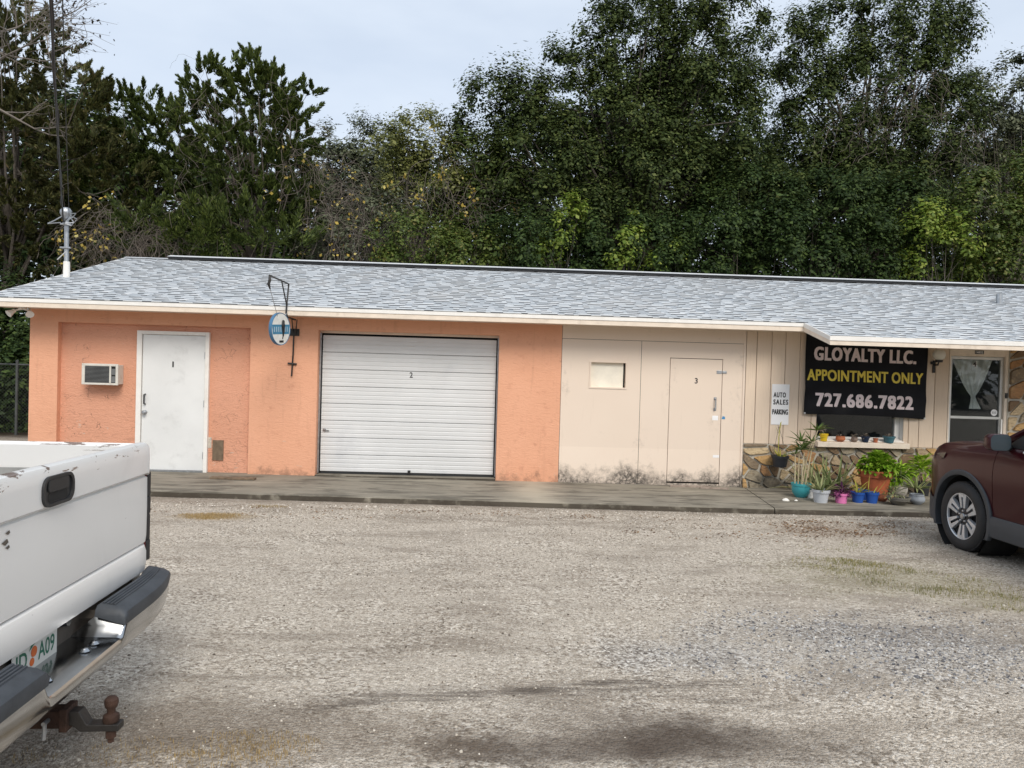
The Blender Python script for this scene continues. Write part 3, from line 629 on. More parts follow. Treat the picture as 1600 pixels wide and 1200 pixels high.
stones(sw, 3.99, 7.17, .0, .716, F-.018, .175, .018, -.42, 1.9, 5)
sc = MB().box(8.10, 12, F-.02, F+.1, -.05, TOP).build('stone_wall', 'mortar', B)
stones(sc, 8.11, 9.6, .3, 2.44, F-.02, .21, .02, .7, 1.8, 8)
# glazed door 4
d4 = MB().box(7.235, 8.005, F+.052, F+.056, 1.225, 2.105).build('glass_door', 'glass', B); tag(d4, 'aluminium framed glass door numbered four')
fr = MB()
for b in ((7.19, 7.235, .06, 2.15), (8.005, 8.05, .06, 2.15)): fr.box(b[0], b[1], F+.03, F+.075, b[2], b[3])
fr.box(7.235, 8.005, F+.03, F+.075, 2.105, 2.15).box(7.235, 8.005, F+.03, F+.075, 1.185, 1.225).box(7.235, 8.005, F+.03, F+.075, .06, .22)
fr.build('door_leaf_frame', 'alum', d4, bevel=.004)
MB().box(7.235, 8.005, F+.0525, F+.0555, .22, 1.185).build('lower_pane', 'glass', d4)
fr = MB().box(7.166, 7.188, F-.01, F+.1, .05, 2.28).box(8.052, 8.10, F-.01, F+.1, .05, 2.28).box(7.188, 8.052, F-.005, F+.1, 2.153, 2.28)
fr.build('door_frame', 'cream_trim', d4, bevel=.004)
MB().box(7.166, 8.10, F-.003, F+.1, 2.283, TOP).build('door_header', 'plank', d4)
pn = MB().box(7.56, 7.70, F-.009, F-.005, 2.19, 2.245).build('number_plate', 'black', d4)
text('14802', 'house_number', 'paper', d4, (7.63, F-.0095, 2.217), width=.115, height=.035, bold=.01)
MB().lathe([(0, 0), (.037, 0)], 20, (7.60, F+.0505, 2.02), 'Y').build('numeral_disc', 'paper', d4, fixn=False) if False else None
text('4', 'numeral', 'paper', d4, (7.603, F+.0505, 2.035), height=.10, bold=.045)
text('4', 'numeral', 'ink', d4, (7.60, F+.0495, 2.037), height=.085, bold=.01)
MB().lathe([(.0, 0), (.052, 0), (.052, .001), (0, .001)], 24, (7.94, F+.0495, 1.29), 'Y').build('sticker', 'paper', d4)
text('E55', 'sticker_print', 'ink', d4, (7.94, F+.0488, 1.29), width=.06, height=.03)
MB().box(8.055, 8.085, F-.04, F-.0105, 1.52, 1.60).build('latch', 'iron', d4, bevel=.004)
MB().box(8.02, 8.045, F+.0, F+.029, .75, 1.19).build('pull_bar', 'white_trim', d4)
# tied curtain behind the glass
def curtain():
    V = []; Fq = []; nz_, nx2 = 28, 40
    for i in range(nz_):
        f = i/(nz_-1); z = 2.12-f*.78
        if f < .75: hw = .30*(1-f/.75)**.75+.03; cx = 7.60+.03*f
        else: hw = .03+.07*(f-.75)/.25; cx = 7.625+.14*(f-.75)
        for j in range(nx2):
            u = j/(nx2-1)*2-1; V.append((cx+u*hw, F+.095+.012*math.cos(u*19+f*2)*(1.1-f*.6)+.01*math.sin(u*7), z))
    Fq = [(i*nx2+j, i*nx2+j+1, (i+1)*nx2+j+1, (i+1)*nx2+j) for i in range(nz_-1) for j in range(nx2-1)]
    return MB().add(V, Fq)
ct = curtain().build('curtain', simple('sheer_white_curtain', (.84,.84,.81), .9, var=.1, vscale=12), None, smooth=True, org=(7.6, F+.13, 1.34), fixn=False)
tag(ct, 'sheer white curtain tied in the middle behind the glass door', 'curtain')

# ------------------------------------------------------------------ roof
SL = .285; YE, ZE = 10.63, 2.56; YR = 14.72; ZR = ZE+SL*(YR-YE); XL, XR = -7.02, 12.0; XB = 4.667; YX = 9.80; ZX = ZE+SL*(YX-YE)
def rz(y): return ZE+SL*(y-YE)
m = MB()
T = .10
def deck(x0, x1, ya, yb):
    m.add([(x0, ya, rz(ya)-.012), (x1, ya, rz(ya)-.012), (x1, yb, rz(yb)-.012), (x0, yb, rz(yb)-.012), (x0, ya, rz(ya)-T), (x1, ya, rz(ya)-T), (x1, yb, rz(yb)-T), (x0, yb, rz(yb)-T)],
          [(0,1,2,3),(7,6,5,4),(0,4,5,1),(1,5,6,2),(2,6,7,3),(3,7,4,0)])
deck(XL, XB, YE, YR); deck(XB, XR, YX, YR)
YB = 2*YR-YE
m.add([(XL, YR, ZR-.012), (XR, YR, ZR-.012), (XR, YB, ZE-.012), (XL, YB, ZE-.012), (XL, YR, ZR-T), (XR, YR, ZR-T), (XR, YB, ZE-T), (XL, YB, ZE-T)], [(0,1,2,3),(7,6,5,4),(0,4,5,1),(1,5,6,2),(2,6,7,3),(3,7,4,0)])
RF = m.build('roof', 'shingle', B)
fa = MB().box(XL, XB-.002, YE-.022, YE+.01, ZE-.075, ZE-.004).box(XB-.024, XB-.002, YX, YE-.022, ZE-.06, ZE-.05)
fa = MB().box(XL, XB-.026, YE-.022, YE+.01, ZE-.072, ZE-.006).box(XB-.004, XR, YX-.022, YX+.01, ZX-.068, ZX-.006)
fa.add([(XB-.026, YE+.01, ZE-.006), (XB-.026, YX-.022, ZX-.012), (XB-.026, YX-.022, ZX-.068), (XB-.026, YE+.01, ZE-.072), (XB-.004, YE+.01, ZE-.006), (XB-.004, YX-.022, ZX-.012), (XB-.004, YX-.022, ZX-.068), (XB-.004, YE+.01, ZE-.072)], [(0,1,2,3),(7,6,5,4),(0,4,5,1),(3,2,6,7),(1,5,6,2),(0,3,7,4)])
fa.build('fascia', 'white_trim', RF)
fb = MB().box(XL, XB-.02, YE-.012, YE+.012, ZE-.140, ZE-.073).box(XB-.003, XR, YX-.012, YX+.012, ZX-.128, ZX-.069)
fb.add([(XB-.020, YE+.012, ZE-.073), (XB-.020, YX-.012, ZX-.069), (XB-.020, YX-.012, ZX-.128), (XB-.020, YE+.012, ZE-.140), (XB-.003, YE+.012, ZE-.073), (XB-.003, YX-.012, ZX-.069), (XB-.003, YX-.012, ZX-.128), (XB-.003, YE+.012, ZE-.140)], [(0,1,2,3),(7,6,5,4),(0,4,5,1),(3,2,6,7),(1,5,6,2),(0,3,7,4)])
fb.build('fascia_board', 'cream_trim', RF)
so = MB().box(XL, XR, YE+.014, F, ZE-.125, ZE-.115)
so.add([(XB, YX+.012, ZX-.118), (XR, YX+.012, ZX-.118), (XR, YE+.013, ZE-.118), (XB, YE+.013, ZE-.118)], [(0,1,2,3)])
so.build('soffit', 'cream_trim', RF)
rk = MB(); y0, y1 = YE-.02, YR
rk.add([(XL-.02, y0, rz(y0)-.005), (XL-.02, y1, rz(y1)-.005), (XL-.02, y1, rz(y1)-.15), (XL-.02, y0, rz(y0)-.14), (XL-.001, y0, rz(y0)-.005), (XL-.001, y1, rz(y1)-.005), (XL-.001, y1, rz(y1)-.15), (XL-.001, y0, rz(y0)-.14)], [(0,1,2,3),(7,6,5,4),(0,4,5,1),(3,2,6,7),(1,5,6,2),(0,3,7,4)])
rk.build('rake_board', 'white_trim', RF)
# shingle tabs: wedge shaped, butt edge proud of the course below
ang = math.atan(SL); EXP = .142
def tab_mesh(wd, th, mat):
    me = bpy.data.meshes.new('shingle'); e = EXP+.02
    me.from_pydata([(0, 0, 0), (wd, 0, 0), (wd, 0, th), (0, 0, th), (0, e, .001), (wd, e, .001), (wd, e, .003), (0, e, .003)], [], [(0,1,2,3),(3,2,6,7),(0,3,7,4),(1,5,6,2),(0,4,5,1)]); me.update(); me.materials.append(MT[mat]); return me
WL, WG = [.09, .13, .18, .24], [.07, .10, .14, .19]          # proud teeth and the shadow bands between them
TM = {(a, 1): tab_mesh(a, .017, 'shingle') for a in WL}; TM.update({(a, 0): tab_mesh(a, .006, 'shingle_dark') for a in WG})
tabs = []
for c in range(int((YR-YX)/(EXP*math.cos(ang)))+2):
    y = YX-.015+c*EXP*math.cos(ang)
    if y > YR-.06: break
    x = (XL if y > YE-.03 else XB)-.012; k = random.random() < .5
    while x < XR-.1:
        wd = random.choice(WL if k else WG); tabs.append((x, y, wd, int(k))); x += wd+.001; k = not k if random.random() < .85 else k
tabs.sort(key=lambda q: math.hypot(q[0]+q[2]/2, q[1])-q[2]*6 if q[0] < .74*q[1] else 99)
for x, y, wd, k in tabs[:300]: place(TM[(wd, k)], 'shingle', RF, (x, y, rz(y)-.011), (ang, 0, 0))
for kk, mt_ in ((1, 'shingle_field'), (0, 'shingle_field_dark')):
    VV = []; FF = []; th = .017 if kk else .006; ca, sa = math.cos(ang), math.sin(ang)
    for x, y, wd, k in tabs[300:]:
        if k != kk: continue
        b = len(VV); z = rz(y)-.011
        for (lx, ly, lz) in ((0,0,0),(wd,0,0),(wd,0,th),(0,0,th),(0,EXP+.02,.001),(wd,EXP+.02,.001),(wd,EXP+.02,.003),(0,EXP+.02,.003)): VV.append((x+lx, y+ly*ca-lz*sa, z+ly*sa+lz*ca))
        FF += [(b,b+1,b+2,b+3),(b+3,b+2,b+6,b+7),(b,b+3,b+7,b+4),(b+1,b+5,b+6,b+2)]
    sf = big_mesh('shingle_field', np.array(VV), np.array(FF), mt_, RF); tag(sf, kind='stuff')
MB().box(-6.16, XR, YR-.13, YR+.13, ZR-.02, ZR+.035).build('ridge_vent', 'black', RF)
rv = MB()
rv.add([(-6.17, YR-.16, ZR+.018), (XR, YR-.16, ZR+.018), (XR, YR, ZR+.06), (-6.17, YR, ZR+.06), (-6.17, YR+.16, ZR+.018), (XR, YR+.16, ZR+.018), (-6.17, YR-.16, ZR+.028), (XR, YR-.16, ZR+.028), (XR, YR, ZR+.07), (-6.17, YR, ZR+.07), (-6.17, YR+.16, ZR+.028), (XR, YR+.16, ZR+.028)], [(6,7,8,9),(9,8,11,10),(0,1,7,6),(0,3,2,1),(3,4,5,2),(4,10,11,5),(0,6,9,3),(3,9,10,4)])
rv.build('ridge_cap', 'shingle', RF)
MB().add([(XL, YR-.12, ZR-.02), (-6.17, YR-.12, ZR-.02), (-6.17, YR, ZR+.012), (XL, YR, ZR+.012), (-6.17, YR+.12, ZR-.02), (XL, YR+.12, ZR-.02)], [(0,1,2,3),(3,2,4,5)]).build('ridge_cap', 'shingle', RF, fixn=False)
vp = MB().lathe([(.052, -.06), (.052, .16), (.044, .165), (.044, .0)], 14, (9.082, 12.77, 3.17)).build('vent_pipe', 'steel', None, smooth=True, org=(9.082, 12.77, 3.17))
tag(vp, 'short grey plumbing vent pipe standing on the right end of the roof', 'pipe')

# ------------------------------------------------------------------ things on the walls
MT['ac_case'] = simple('off_white_ac_case', (.66,.64,.58), .5, var=.06, dirt=(.35,.28,.2), dirt_amt=.5, dscale=8)
MT['ac_grey'] = simple('grey_ac_fins', (.15,.155,.155), .5, var=.15)
ac = thing('air_conditioner', 'dirty white window air conditioner sticking out of the orange wall', 'air conditioner', (-5.61, F-.05, 1.335))
ax0, ax1, ay0, ay1, az0, az1 = -5.86, -5.34, F-.11, F+.088, 1.345, 1.655
m = MB().box(ax0+.012, ax1-.012, ay0+.02, ay1, az0+.012, az1-.012).build('case', 'ac_case', ac, bevel=.006)
fr = MB().box(ax0, ax0+.045, ay0, ay0+.03, az0, az1).box(ax1-.035, ax1, ay0, ay0+.03, az0, az1).box(ax1-.125, ax1-.10, ay0, ay0+.03, az0+.03, az1-.03).box(ax0+.045, ax1-.035, ay0, ay0+.03, az1-.035, az1).box(ax0+.045, ax1-.035, ay0, ay0+.03, az0, az0+.03)
fr.build('front_frame', 'ac_case', ac, bevel=.005)
MB().box(ax0+.045, ax1-.035, ay0+.014, ay0+.019, az0+.03, az1-.035).build('grille_backing', 'dark', ac)
for k in range(13):
    z = az0+.04+k*.0185; MB().box(ax0+.046, ax1-.126, ay0+.003, ay0+.0135, z, z+.008).build('louvre', 'ac_grey', ac)
for z in (az0+.04, az0+.15): MB().box(ax1-.098, ax1-.038, ay0+.005, ay0+.0135, z, z+.09).build('side_vent', 'ac_grey', ac)

# banner with sag and creases
def ban_y(x, z):
    u = (x-4.89)/1.9; v = (z-1.18)/1.25
    return F-.045-.035*np.exp(-((v-.04)/.16)**2)*np.sin(np.pi*np.clip(u, 0, 1))**.7-.012*np.sin(u*9+v*6)*(1-v*.6)-.008*np.sin(u*23-v*11)*(1-np.clip(v, 0, 1))-.012*np.exp(-((v-.33-.12*np.sin(u*5))/.06)**2)
bn = thing('shop_banner', 'black vinyl banner with white and yellow lettering above the display window', 'banner', (5.84, F-.03, 1.18))
nx2, nz2 = 70, 44; V = []
for i in range(nz2):
    for j in range(nx2):
        u, v = j/(nx2-1), i/(nz2-1); zb = 1.195-.035*u+.018*math.sin(u*3.1); x = 4.893+u*1.9; z = zb+v*(2.44-zb); V.append((x, float(ban_y(np.array(x), np.array(z))), z))
MB().add(V, [(i*nx2+j, i*nx2+j+1, (i+1)*nx2+j+1, (i+1)*nx2+j) for i in range(nz2-1) for j in range(nx2-1)]).build('sheet', 'banner', bn, smooth=True, fixn=False)
def on_banner(cx, cz, tilt, off):
    def f(x, y):
        X = cx+x; Z = cz+y+tilt*x; return np.stack([x, ban_y(X, Z)-off-(F-.045), y+tilt*x], 1)
    return f
for txt, cx, cz, wd, ht, mt, ti in (('GLOYALTY LLC.', 5.82, 2.115, 1.57, .195, 'banner_white', -.012), ('APPOINTMENT ONLY', 5.83, 1.79, 1.80, .165, 'banner_yellow', -.008), ('727.686.7822', 5.822, 1.413, 1.50, .195, 'banner_white', -.012)):
    text(txt, 'lettering', mt, bn, (cx, F-.045, cz), width=wd, height=ht, bold=0.0, extra=on_banner(cx, cz, ti, .004), spacing=1.06 if 'Y' == txt[-1] else 1.14, heavy=.0065 if 'Y' == txt[-1] else .012)
for x, z in ((4.905, 1.21), (6.78, 1.175)): MB().lathe([(.006, 0), (.014, 0), (.014, .004), (.006, .004)], 12, (x, float(ban_y(np.array(x), np.array(z)))-.006, z), 'Y').build('grommet', 'alum', bn)

sg = thing('parking_sign', 'small white upright sign with black letters on the beige siding', 'sign', (4.54, F-.01, 1.02))
MB().box(4.405, 4.675, F-.014, F-.008, 1.02, 1.638).build('board', 'paper', sg)
for txt, cx, cz, wd, ht in (('AUTO', 4.525, 1.475, .185, .075), ('SALES', 4.545, 1.365, .225, .075), ('PARKING', 4.54, 1.215, .24, .078)):
    text(txt, 'lettering', 'ink', sg, (cx, F-.0155, cz), width=wd, height=ht, bold=.004, heavy=.003, spacing=1.25 if len(txt) < 6 else 1.05)

# globe lamp
lp = thing('wall_lamp', 'white globe wall lamp on a black bracket beside the glass door', 'lamp', (6.94, F, 2.0))
MB().box(6.895, 6.93, F-.03, F-.009, 1.88, 2.07).box(6.86, 6.895, F-.025, F-.009, 2.01, 2.05).build('back_plate', 'iron', lp, bevel=.004)
MB().tube([(6.912, F-.03, 2.0), (6.912, F-.12, 2.0), (6.912, F-.14, 2.06)], .012, 8).lathe([(.0, .04), (.05, .04), (.055, .075), (0, .075)], 14, (6.912, F-.14, 2.0)).build('arm', 'iron', lp, smooth=True)
MB().lathe([(.045, -.075), (.075, -.055), (.092, -.01), (.088, .035), (.06, .07), (.02, .085), (0, .087)], 18, (6.912, F-.14, 2.155)).build('globe', simple('opal_globe', (.74,.71,.64), .3, var=.05), lp, smooth=True)

# iron sign bracket and the round sign that hangs from it
bk = thing('sign_bracket', 'black iron hanging sign bracket reaching out past the eave', 'bracket', (-2.83, F, 1.55))
xb = -2.79
MB().box(-2.915, -2.755, F-.015, F-.002, 2.15, 2.255).build('wall_plate', 'iron', bk, bevel=.003)
MB().tube([(-2.85, F-.02, 1.55), (-2.835, F-.02, 1.9), (-2.83, F-.03, 2.15)], .012, 8).build('lower_rod', 'iron', bk)
MB().tube([(-2.91, F-.02, 1.74), (-2.78, F-.02, 1.73)], .014, 8).build('cross_rod', 'iron', bk)
MB().tube([(-2.845, F-.02, 2.2), (-2.85, F-.08, 2.385), (-2.77, F-.10, 2.385), (-2.81, F-.02, 2.16)], .009, 6).build('stirrup', 'iron', bk)
MB().tube([(-2.80, F-.08, 2.385), (xb, 10.57, 2.39), (xb, 10.50, 2.44), (xb, 10.52, 2.57)], .013, 8).build('neck', 'iron', bk)
MB().tube([(xb, 10.52, 2.55), (xb, 10.60, 2.86), (xb, 9.65, 2.86)], .012, 8).tube([(xb, 10.52, 2.55), (xb, 10.23, 2.86)], .009, 8).build('arm', 'iron', bk)
MB().tube([(xb, 9.66, 2.86), (xb+.005, 9.66, 2.80), (xb-.01, 9.66, 2.75), (xb+.01, 9.67, 2.68)], [.012, .02, .02, .008], 8).build('chain', 'iron', bk)
MB().tube([(xb+.01, 9.67, 2.68), (-2.775, 10.02, 2.36)], .004, 5).build('wire', 'steel', bk)
MB().tube([(xb, 10.50, 2.44), (-2.755, 10.33, 2.36)], .006, 5).build('shackle', 'steel', bk)
# disc: centre from its pixel, faces right and a little towards the lot
sc_ = on_y(437, 514, 10.17); na = Vector((.90, -.40, -.02)).normalized()
hs_ = bpy.data.objects.new('hanging_sign', None); COL.objects.link(hs_); hs_.location = sc_; hs_.rotation_euler = (R(4), 0, math.atan2(na.y, na.x)+.10)
ORG[hs_.name] = Vector((0,0,0)); tag(hs_, 'round white sign with blue rim and band hanging under the eave', 'sign')
MT['sign_blue'] = simple('sign_blue_rim', (.06,.17,.30), .45); MT['sign_teal'] = simple('sign_teal_band', (.045,.20,.33), .5, var=.2, vscale=30); MT['sign_white'] = simple('sign_face_white', (.70,.70,.66), .5, var=.1, vscale=20, dirt=(.4,.33,.25), dirt_amt=.4)
rr = .232
MB().lathe([(0, -.02), (rr-.02, -.02), (rr-.02, .02), (0, .02)], 40, (0,0,0), 'X').build('face', 'sign_white', hs_)
MB().lathe([(rr-.021, -.022), (rr-.012, -.024), (rr-.008, 0), (rr-.012, .024), (rr-.021, .022)], 40, (0,0,0), 'X').build('rim', 'sign_blue', hs_, smooth=True)
bw = .165
MB().add([(.0215, -.19, -.07), (.0215, .19, -.07), (.0215, .205, .06), (.0215, -.205, .06)], [(0,1,2,3)]).build('band', 'sign_teal', hs_, fixn=False)
for k in range(7): MB().box(.022, .0228, -.165+k*.05, -.145+k*.05, -.04, .03).build('band_letter', simple('band_mark', (.35,.45,.52), .5) if k == 0 else bpy.data.materials['band_mark'], hs_)
MB().tube([(.024, .045, -.10), (.024, .04, .05), (.024, .05, .115)], [.010, .028, .02], 8).tube([(.024, .04, -.10), (.024, .03, -.135)], .006, 6).tube([(.024, .05, .12), (.024, .085, .05), (.024, .07, -.05)], .006, 6).build('microphone_figure', 'ink', hs_)
MB().box(.022, .0225, -.045, .055, -.185, -.155).build('lower_lettering', 'ink', hs_)

# twin flood lights on the left corner
fl = thing('flood_light', 'twin white floodlight lamps fixed at the left corner under the eave', 'lamp', (-6.66, F-.25, 2.42))
MB().lathe([(.0, 0), (.05, 0), (.05, .03), (0, .03)], 14, (-6.63, F-.25, 2.404)).tube([(-6.63, F-.25, 2.41), (-6.72, F-.26, 2.39)], .012, 6).tube([(-6.63, F-.25, 2.41), (-6.54, F-.26, 2.39)], .012, 6).build('mount', 'white_trim', fl, smooth=True)
for dx, rzz in ((-.10, -.5), (.10, .5)):
    h = MB().lathe([(0, .0), (.025, .0), (.03, .04), (.055, .10), (.052, .105), (0, .095)], 14).build('lamp_head', 'white_trim', fl, smooth=True)
    h.location = Vector((-6.63+dx, F-.26, 2.385))-ORG[fl.name]; h.rotation_euler = (R(125), 0, rzz*1.3); h.data.transform(Matrix.Translation(ORG[fl.name]))

# electric service mast and its drop
ms = thing('service_mast', 'grey galvanised electric service mast with weatherhead on the left roof end', 'mast', (-6.85, 12.376, 3.06))
mx0, my0 = -6.85, 12.376
MB().tube([(mx0, my0, 2.95), (mx0-.015, my0, 4.02)], .036, 12).build('conduit', 'steel', ms, smooth=True)
MB().tube([(mx0, my0, 2.98), (mx0-.004, my0, 3.30)], [.055, .048], 12).build('roof_boot', 'white_trim', ms, smooth=True)
MB().lathe([(.0, .15), (.05, .15), (.085, .11), (.09, .06), (.06, .0), (.036, -.04)], 14, (mx0-.016, my0-.02, 4.02)).build('weatherhead', 'steel', ms, smooth=True)
for z in (3.90, 3.52): MB().lathe([(.036, -.015), (.046, -.015), (.046, .015), (.036, .015)], 12, (mx0-.012, my0, z)).tube([(mx0-.09, my0-.04, z), (mx0+.08, my0-.04, z)], .016, 8).build('clamp', 'steel', ms)
hd = Vector((mx0-.02, my0-.06, 4.05))
for k, (dx, dz) in enumerate(((.20, .02), (.22, -.07), (.17, -.12))):
    MB().tube([hd, hd+Vector((.08, -.02, dz*.2+.01)), hd+Vector((dx, -.04, dz)), hd+Vector((dx*.8, -.04, dz-.06)), hd+Vector((.02, -.08, -.15))], .008, 6).build('drip_loop', 'steel', ms, smooth=True)
MB().tube([hd, hd+Vector((-.14, -.02, -.10)), hd+Vector((-.24, -.04, -.16))], .009, 6).tube([hd+Vector((-.24, -.04, -.16)), hd+Vector((-.02, -.06, -.14))], .008, 6).build('tail_wire', 'steel', ms)
MB().tube([(mx0, my0-.03, 3.46), (mx0-.12, my0-.06, 3.32)], .008, 6).build('tail_wire', 'alum', ms)
p1_ = Vector((mx0-.04, my0-.05, 3.92)); q = ray(79, 0); e1 = Vector((q.x*6.0, q.y*6.0, EYE+q.z*6.0)); dirv = (e1-p1_)
pts = [p1_+dirv*f+Vector((0, 0, -.9*f*(2.0-f)/1.0*.28+.28*.9*f)) for f in np.linspace(0, 2.4, 26)]
cab = MB().tube(pts, .012, 7)
tw = [p+Vector((.03*math.cos(i*1.9)*.6, .02*math.sin(i*1.9), .012*math.sin(i*1.9))) for i, p in enumerate(pts)]
cab.tube(tw, .007, 6)
cb = cab.build('service_cable', 'iron', None, smooth=True, org=tuple(p1_)); tag(cb, 'thick black twisted power cable rising from the roof mast to the sky', 'cable')
pts2 = [p+Vector((.07, .05, -.04)) for i, p in enumerate(pts)]; pts2[0] = p1_
ph = MB().tube(pts2, .005, 5).build('telephone_wire', 'iron', None, smooth=True, org=tuple(p1_)); tag(ph, 'thin black wire strung beside the thick power cable', 'cable')

# scraps on the walk
def sz(x, y): return slab_z(x, y)
o = MB().box(-.33, .30, -.06, .06, 0, .028).build('wood_plank', 'wood', None, bevel=.004); o.location = (-3.50, 10.62, sz(-3.5, 10.62)); o.rotation_euler = (0, 0, R(-2)); tag(o, 'short weathered board lying on the walk by the white door', 'board')
for i, (x, y, L, rz_, lab) in enumerate(((3.15, 10.98, .62, .03, 'long thin paint-stained wood strip under the plywood door'), (3.48, 10.86, .42, -.05, 'short thin wood strip lying in front of the plywood door'))):
    o = MB().box(-L/2, L/2, -.025, .025, 0, .022).build('wood_strip', simple('pinkish_old_wood%d' % i, (.30,.24,.20), .85, var=.3, vscale=20), None); o.location = (x, y, sz(x, y)); o.rotation_euler = (0, 0, rz_); tag(o, lab, 'wood strip')
MT['shell'] = simple('white_shell', (.80,.78,.73), .6)
for nm, px, py, s, lab in (('white_stone', 1228, 783, .05, 'larger white stone on the walk left of the turquoise pot'), ('white_stone', 1244, 783, .024, 'tiny white stone on the walk below the turquoise pot')):
    p = on_z(px, py, .05); bm_ = MB().lathe([(0, -.2), (.9, -.1), (1, .2), (.6, .6), (.2, .75), (0, .76)], 9)
    o = MB().add([(x*s*(1+.2*math.sin(i*2.3)), y*s*.8, z*s) for i, (x, y, z) in enumerate(bm_.v)], bm_.f).build(nm, 'shell', None, smooth=True); o.location = (p.x, p.y, sz(p.x, p.y)); tag(o, lab, 'stone')
p = on_z(205, 1125); o = MB().add([(-.035, -.012, .004), (.035, -.008, .01), (.033, .012, .004), (-.03, .012, .012), (-.035, -.012, .002), (.035, -.008, .008), (.033, .012, .002), (-.03, .012, .010)], [(0,1,2,3),(7,6,5,4),(0,4,5,1),(1,5,6,2),(2,6,7,3),(3,7,4,0)]).build('paper_scrap', 'paper', None); o.location = (p.x, p.y, .0); tag(o, 'scrap of white paper on the dirt near the tow ball', 'paper')

# ------------------------------------------------------------------ potted plants
MT['green_bright'] = leafmat('bright_green_leaf', [(0, (.13,.27,.015)), (.5, (.25,.42,.03)), (1, (.42,.56,.08))], .4, .3)
MT['aloe'] = leafmat('aloe_leaf', [(0, (.15,.20,.075)), (.5, (.24,.27,.12)), (.85, (.34,.33,.17)), (1, (.46,.30,.14))], .5, .1)
MT['dracaena'] = leafmat('reed_leaf', [(0, (.07,.13,.03)), (.6, (.14,.20,.06)), (1, (.26,.27,.12))], .5, .2)
MT['cane'] = simple('pale_cane', (.45,.38,.24), .6, var=.25, vscale=30)
MT['purple'] = leafmat('purple_heart_leaf', [(0, (.05,.012,.045)), (.7, (.14,.03,.11)), (1, (.26,.08,.20))], .45, .15)
MT['yellow_leaf'] = leafmat('yellow_green_blade', [(0, (.26,.30,.05)), (.6, (.48,.45,.08)), (1, (.58,.48,.15))], .5, .2)
MT['succulent'] = leafmat('grey_succulent', [(0, (.20,.17,.14)), (.5, (.32,.25,.20)), (1, (.40,.36,.30))], .6, .05)
def blade(m, base, az, el, L, w_, curve, n=6, thick=.25):         # a tapering curved leaf with a V section
    d = Vector((math.cos(az)*math.cos(el), math.sin(az)*math.cos(el), math.sin(el))); p = Vector(base); sdv = Vector((-math.sin(az), math.cos(az), 0)); vs = []
    for i in range(n+1):
        f = i/n; ww = w_*(1-f**1.8)*(.75+.6*f if f < .4 else 1)
        upv = sdv.cross(d); upv = -upv if upv.z < 0 else upv
        vs += [p-sdv*ww/2+upv*ww*thick, p-upv*ww*thick*.5, p+sdv*ww/2+upv*ww*thick]
        e2 = math.asin(max(-1, min(1, d.z)))-curve/n; d = Vector((math.cos(az)*math.cos(e2), math.sin(az)*math.cos(e2), math.sin(e2))); p = p+d*(L/n)
    m.add(vs, [q for i in range(n) for q in ((i*3, i*3+1, i*3+4, i*3+3), (i*3+1, i*3+2, i*3+5, i*3+4))])
def rosette(m, c, n, L, w_, el=(.3, 1.3), curve=(.3, 1.0), r=.03, az=None):
    for i in range(n):
        a = i*2.4+random.uniform(-.4, .4) if az is None else random.uniform(*az); blade(m, (c[0]+r*math.cos(a), c[1]+r*math.sin(a), c[2]), a, random.uniform(*el), L*random.uniform(.6, 1.1), w_*random.uniform(.8, 1.2), random.uniform(*curve))
def bushy(m, c, rx, rz_, n, L, w_):
    for i in range(n):
        a = random.uniform(0, 6.28); e = random.uniform(-.3, 1.5); k = random.random()**.5
        b = (c[0]+rx*k*math.cos(a)*math.cos(e), c[1]+rx*k*math.sin(a)*math.cos(e), c[2]+rz_*k*max(-.25, math.sin(e))); blade(m, b, a+random.uniform(-.8, .8), e*.7+random.uniform(-.2, .4), L*random.uniform(.7, 1.2), w_*random.uniform(.8, 1.2), random.uniform(.3, 1.4), 4)
def pot_prof(r0, r1, h, style):
    if style == 'bowl': return [(0, .0), (r0*.55, 0), (r0*.62, h*.05), (r0*.95, h*.35), (r1*1.0, h*.62), (r1*1.0, h*.80), (r1*1.07, h*.83), (r1*1.09, h), (r1*.97, h), (r1*.95, h*.86)]
    if style == 'round': return [(0, 0), (r0*.7, 0), (r1*.98, h*.3), (r1*1.05, h*.55), (r1*.9, h*.85), (r1*.92, h), (r1*.82, h), (r1*.8, h*.88)]
    return [(0, 0), (r0, 0), (r1*.93, h*.76), (r1*1.03, h*.77), (r1*1.06, h), (r1*.97, h), (r1*.94, h*.86)]
def pot_thing(label, X, Y, z, r0, r1, h, color, style, plants, rough=.5, name='potted_plant', var=.08, dirt=None):
    t = thing(name, label, 'potted plant', (X, Y, z), group=None)
    mt = simple('pot_%d' % len(MT), color, rough, var=var, vscale=9, dirt=dirt, dirt_amt=.5, dscale=9); MT['pot_%d' % len(MT)] = mt
    MB().lathe(pot_prof(r0, r1, h, style), 26, (X, Y, z)).build('pot', mt, t, smooth=True)
    MB().lathe([(0, .012), (r1*.5, .008), (r1*.95, 0)], 18, (X, Y, z+h*.86)).build('soil', 'soil', t, smooth=True)
    for nm, mat_, fn in plants:
        m = MB(); fn(m, (X, Y, z+h*.86)); m.build(nm, mat_, t, smooth=False, fixn=False)
    return t
def canes(m, c):
    for dx, dy, tx, tz in ((-.09, 0, -.10, .55), (-.03, .03, -.03, .62), (.0, -.02, .02, .60), (.03, .02, .14, .80), (.05, -.02, .20, 1.0), (.02, .05, .08, .52)):
        m.tube([(c[0]+dx, c[1]+dy, c[2]), (c[0]+(dx+tx)/2, c[1]+dy, c[2]+tz*.5), (c[0]+tx, c[1]+dy, c[2]+tz*.78)], [.011, .009, .007], 6)
